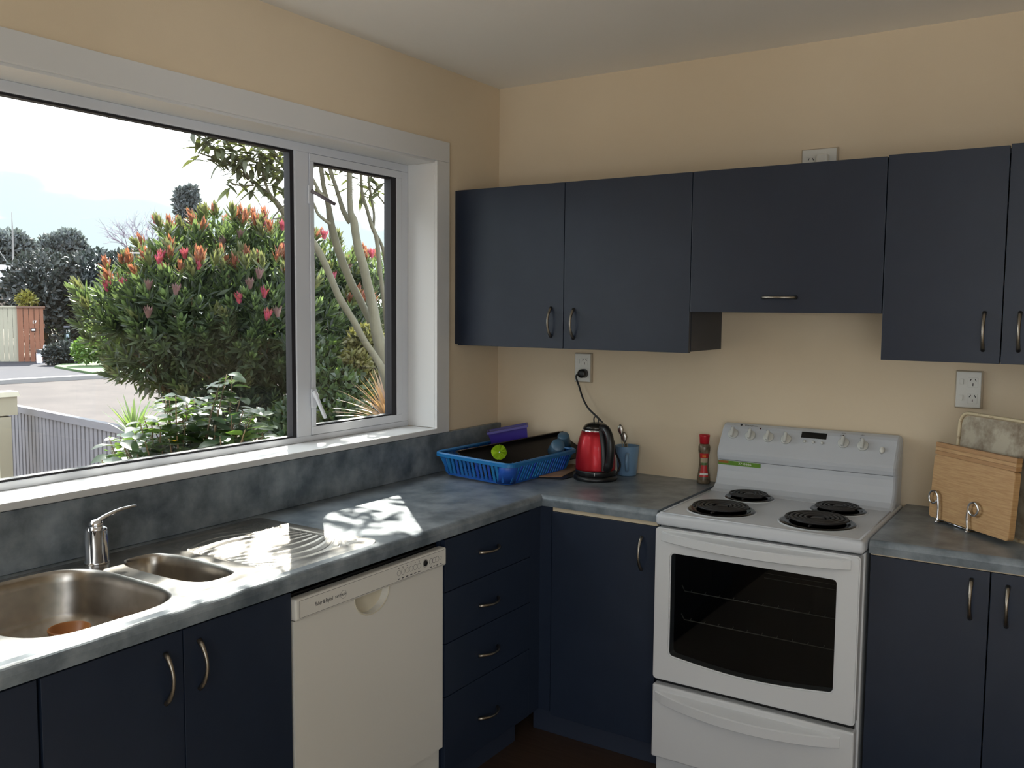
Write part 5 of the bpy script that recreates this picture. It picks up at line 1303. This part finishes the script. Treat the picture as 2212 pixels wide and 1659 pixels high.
for (uu, vv, o_, n_) in [(430, 300, -.2, 9), (450, 330, -.2, 9), (470, 300, -.15, 10), (500, 320, -.1, 10), (490, 345, -.12, 8), (520, 350, -.15, 10), (540, 330, -.2, 10), (560, 345, -.2, 10), (580, 350, -.15, 10), (545, 370, -.1, 9), (570, 380, -.15, 9), (600, 365, -.1, 10), (610, 330, 0, 9), (585, 315, -.1, 9), (555, 310, -.2, 9), (520, 300, -.1, 8), (470, 340, -.2, 8), (500, 390, -.2, 7), (530, 405, -.15, 6), (575, 415, -.1, 5), (620, 390, -.05, 6), (480, 285, -.05, 8), (610, 300, 0, 8), (440, 285, -.2, 6), (770, 400, .3, 8), (790, 410, .25, 9), (810, 390, .2, 9), (830, 400, .2, 8), (800, 375, .25, 8), (735, 365, .1, 5), (690, 400, .05, 5), (700, 350, .1, 6), (640, 350, 0, 6), (600, 395, -.1, 8), (615, 420, -.1, 7), (560, 395, -.1, 8), (540, 350, -.15, 9), (590, 335, -.1, 9), (510, 340, -.15, 9), (460, 315, -.2, 8), (600, 345, .1, 9), (575, 360, .1, 9), (620, 360, 0, 9), (530, 320, -.05, 9), (495, 300, -.1, 8), (450, 295, -.1, 7), (620, 320, .1, 9), (545, 300, 0, 8)]:
    clus.append((P(uu, vv, TT + o_), n_))
lvs = []
for c, n_ in clus:
    for k in range(n_):
        a = 2 * PI * k / n_ + random.uniform(-.3, .3); d_ = Vector((math.cos(a), math.sin(a), random.uniform(-.75, .35))).normalized()
        lvs.append((c + rdir() * .045, d_))
random.shuffle(lvs); tcl = Cloud()
for i, (p, d_) in enumerate(lvs):
    up = (Vector((0, 0, 1)) + rdir() * .5).normalized(); R = rotm(d_, up); sc = random.uniform(.75, 1.15)
    if i < 296: inst('leaf', TL[i % 3], M4(R, p, sc), troot)
    else:
        lv, lf = leaf_geo(.125, .03, .15, .25, 4, .8); tcl.add(lv, lf, R, p, sc, 0)
# the crown goes on above the window head
lv, lf = leaf_geo(.125, .032, .15, .25, 3, .8)
def canopy(c, n_=8):
    for k in range(n_):
        a = random.uniform(0, 2 * PI); d_ = Vector((math.cos(a), math.sin(a), random.uniform(-.7, .4))).normalized()
        tcl.add(lv, lf, rotm(d_, (Vector((0, 0, 1)) + rdir() * .5)), c + rdir() * .05, random.uniform(.8, 1.2), 0)
for _ in range(95): canopy(P(random.uniform(660, 930), random.uniform(-160, 330), TT + random.uniform(-.3, .4)))
for _ in range(125): canopy(Vector((random.uniform(-2.7, -1.5), random.uniform(-.35, 1.0), random.uniform(3.75, 4.6))), 9)
tips_ = [limbs['trunk'][0][-1], limbs['stem_a'][0][-1], limbs['branch_c'][0][-1], limbs['branch_b'][0][-1]]
for q_ in tips_:
    for _ in range(3):
        e_ = Vector((random.uniform(-2.6, -1.6), random.uniform(-.2, .9), random.uniform(3.8, 4.5))); tube('limb', spline([q_, q_.lerp(e_, .5) + rdir() * .1, e_], 4), [.012, .011, .010, .009, .008, .007, .006, .005, .004], M_bark, troot, 6)
tcl.build('upper_foliage', [M_tleaf], troot)['kind'] = 'stuff'

# ---- small plants
random.seed(30)
def spiky(name, c, n, ln, wd, m, label, cat, spread=1.0, curl=.05):
    root = empty(name, (c.x, c.y, GZ), label, cat); lv, lf = leaf_geo(ln, wd, curl, .3, 5, .55)
    o = npmesh('leaf', lv, lf, [m]); me = o.data; bpy.data.objects.remove(o)
    for k in range(n):
        a = k * 2.39996; el = random.uniform(.15, 1.25) * spread; d_ = Vector((math.cos(a) * math.sin(el), math.sin(a) * math.sin(el), math.cos(el)))
        inst('leaf', me, M4(rotm(d_, Vector((-d_.x, -d_.y, 1.2))), c, random.uniform(.7, 1.1)), root)
    tube('stem', [Vector((c.x, c.y, GZ)), c], .03, M_twig, root, 8); return root
spiky('spiky_plant', P(290, 945, 4.9), 34, .21, .022, mat('sword_leaf', S(84, 104, 74), .45, vary=.3, transl=(.25, S(140, 170, 80))), 'spiky sword-leaved plant beside the steel fence', 'plant', .95)
spiky('bronze_flax', P(838, 912, 4.9), 110, .30, .017, mat('bronze_leaf', S(120, 98, 80), .3, vary=.3, transl=(.25, S(190, 150, 90))), 'bronze narrow-leaved plant at the foot of the garden tree', 'plant', 1.1, .2)
blob_shrub('golden_shrub', [lobe(788, 745, 6.5, 36), lobe(815, 770, 6.6, 34), lobe(768, 785, 6.4, 28), lobe(800, 815, 6.5, 34)], .05, 3500, mat('golden_leaf', S(84, 84, 50), .5, vary=.3, transl=(.28, S(124, 122, 62))), 'golden green shrub behind the garden tree', 'shrub')
blob_shrub('green_shrub', [lobe(720, 850, 6.4, 70), lobe(760, 850, 6.4, 40), lobe(690, 790, 6.5, 50), lobe(740, 920, 6.2, 60), lobe(640, 930, 6.3, 60)], .06, 6500, mat('mid_green_leaf', S(44, 60, 44), .4, vary=.35, transl=(.24, S(110, 134, 56))), 'mid green leafy shrub below the protea at the narrow sash', 'shrub')
blob_shrub('dark_shrub', [lobe(800, 850, 7.4, 55), lobe(840, 830, 7.4, 50), lobe(850, 780, 9.8, 50)], .05, 4000, M_hedge, 'dark fine-leaved shrub behind the bronze plant', 'shrub')
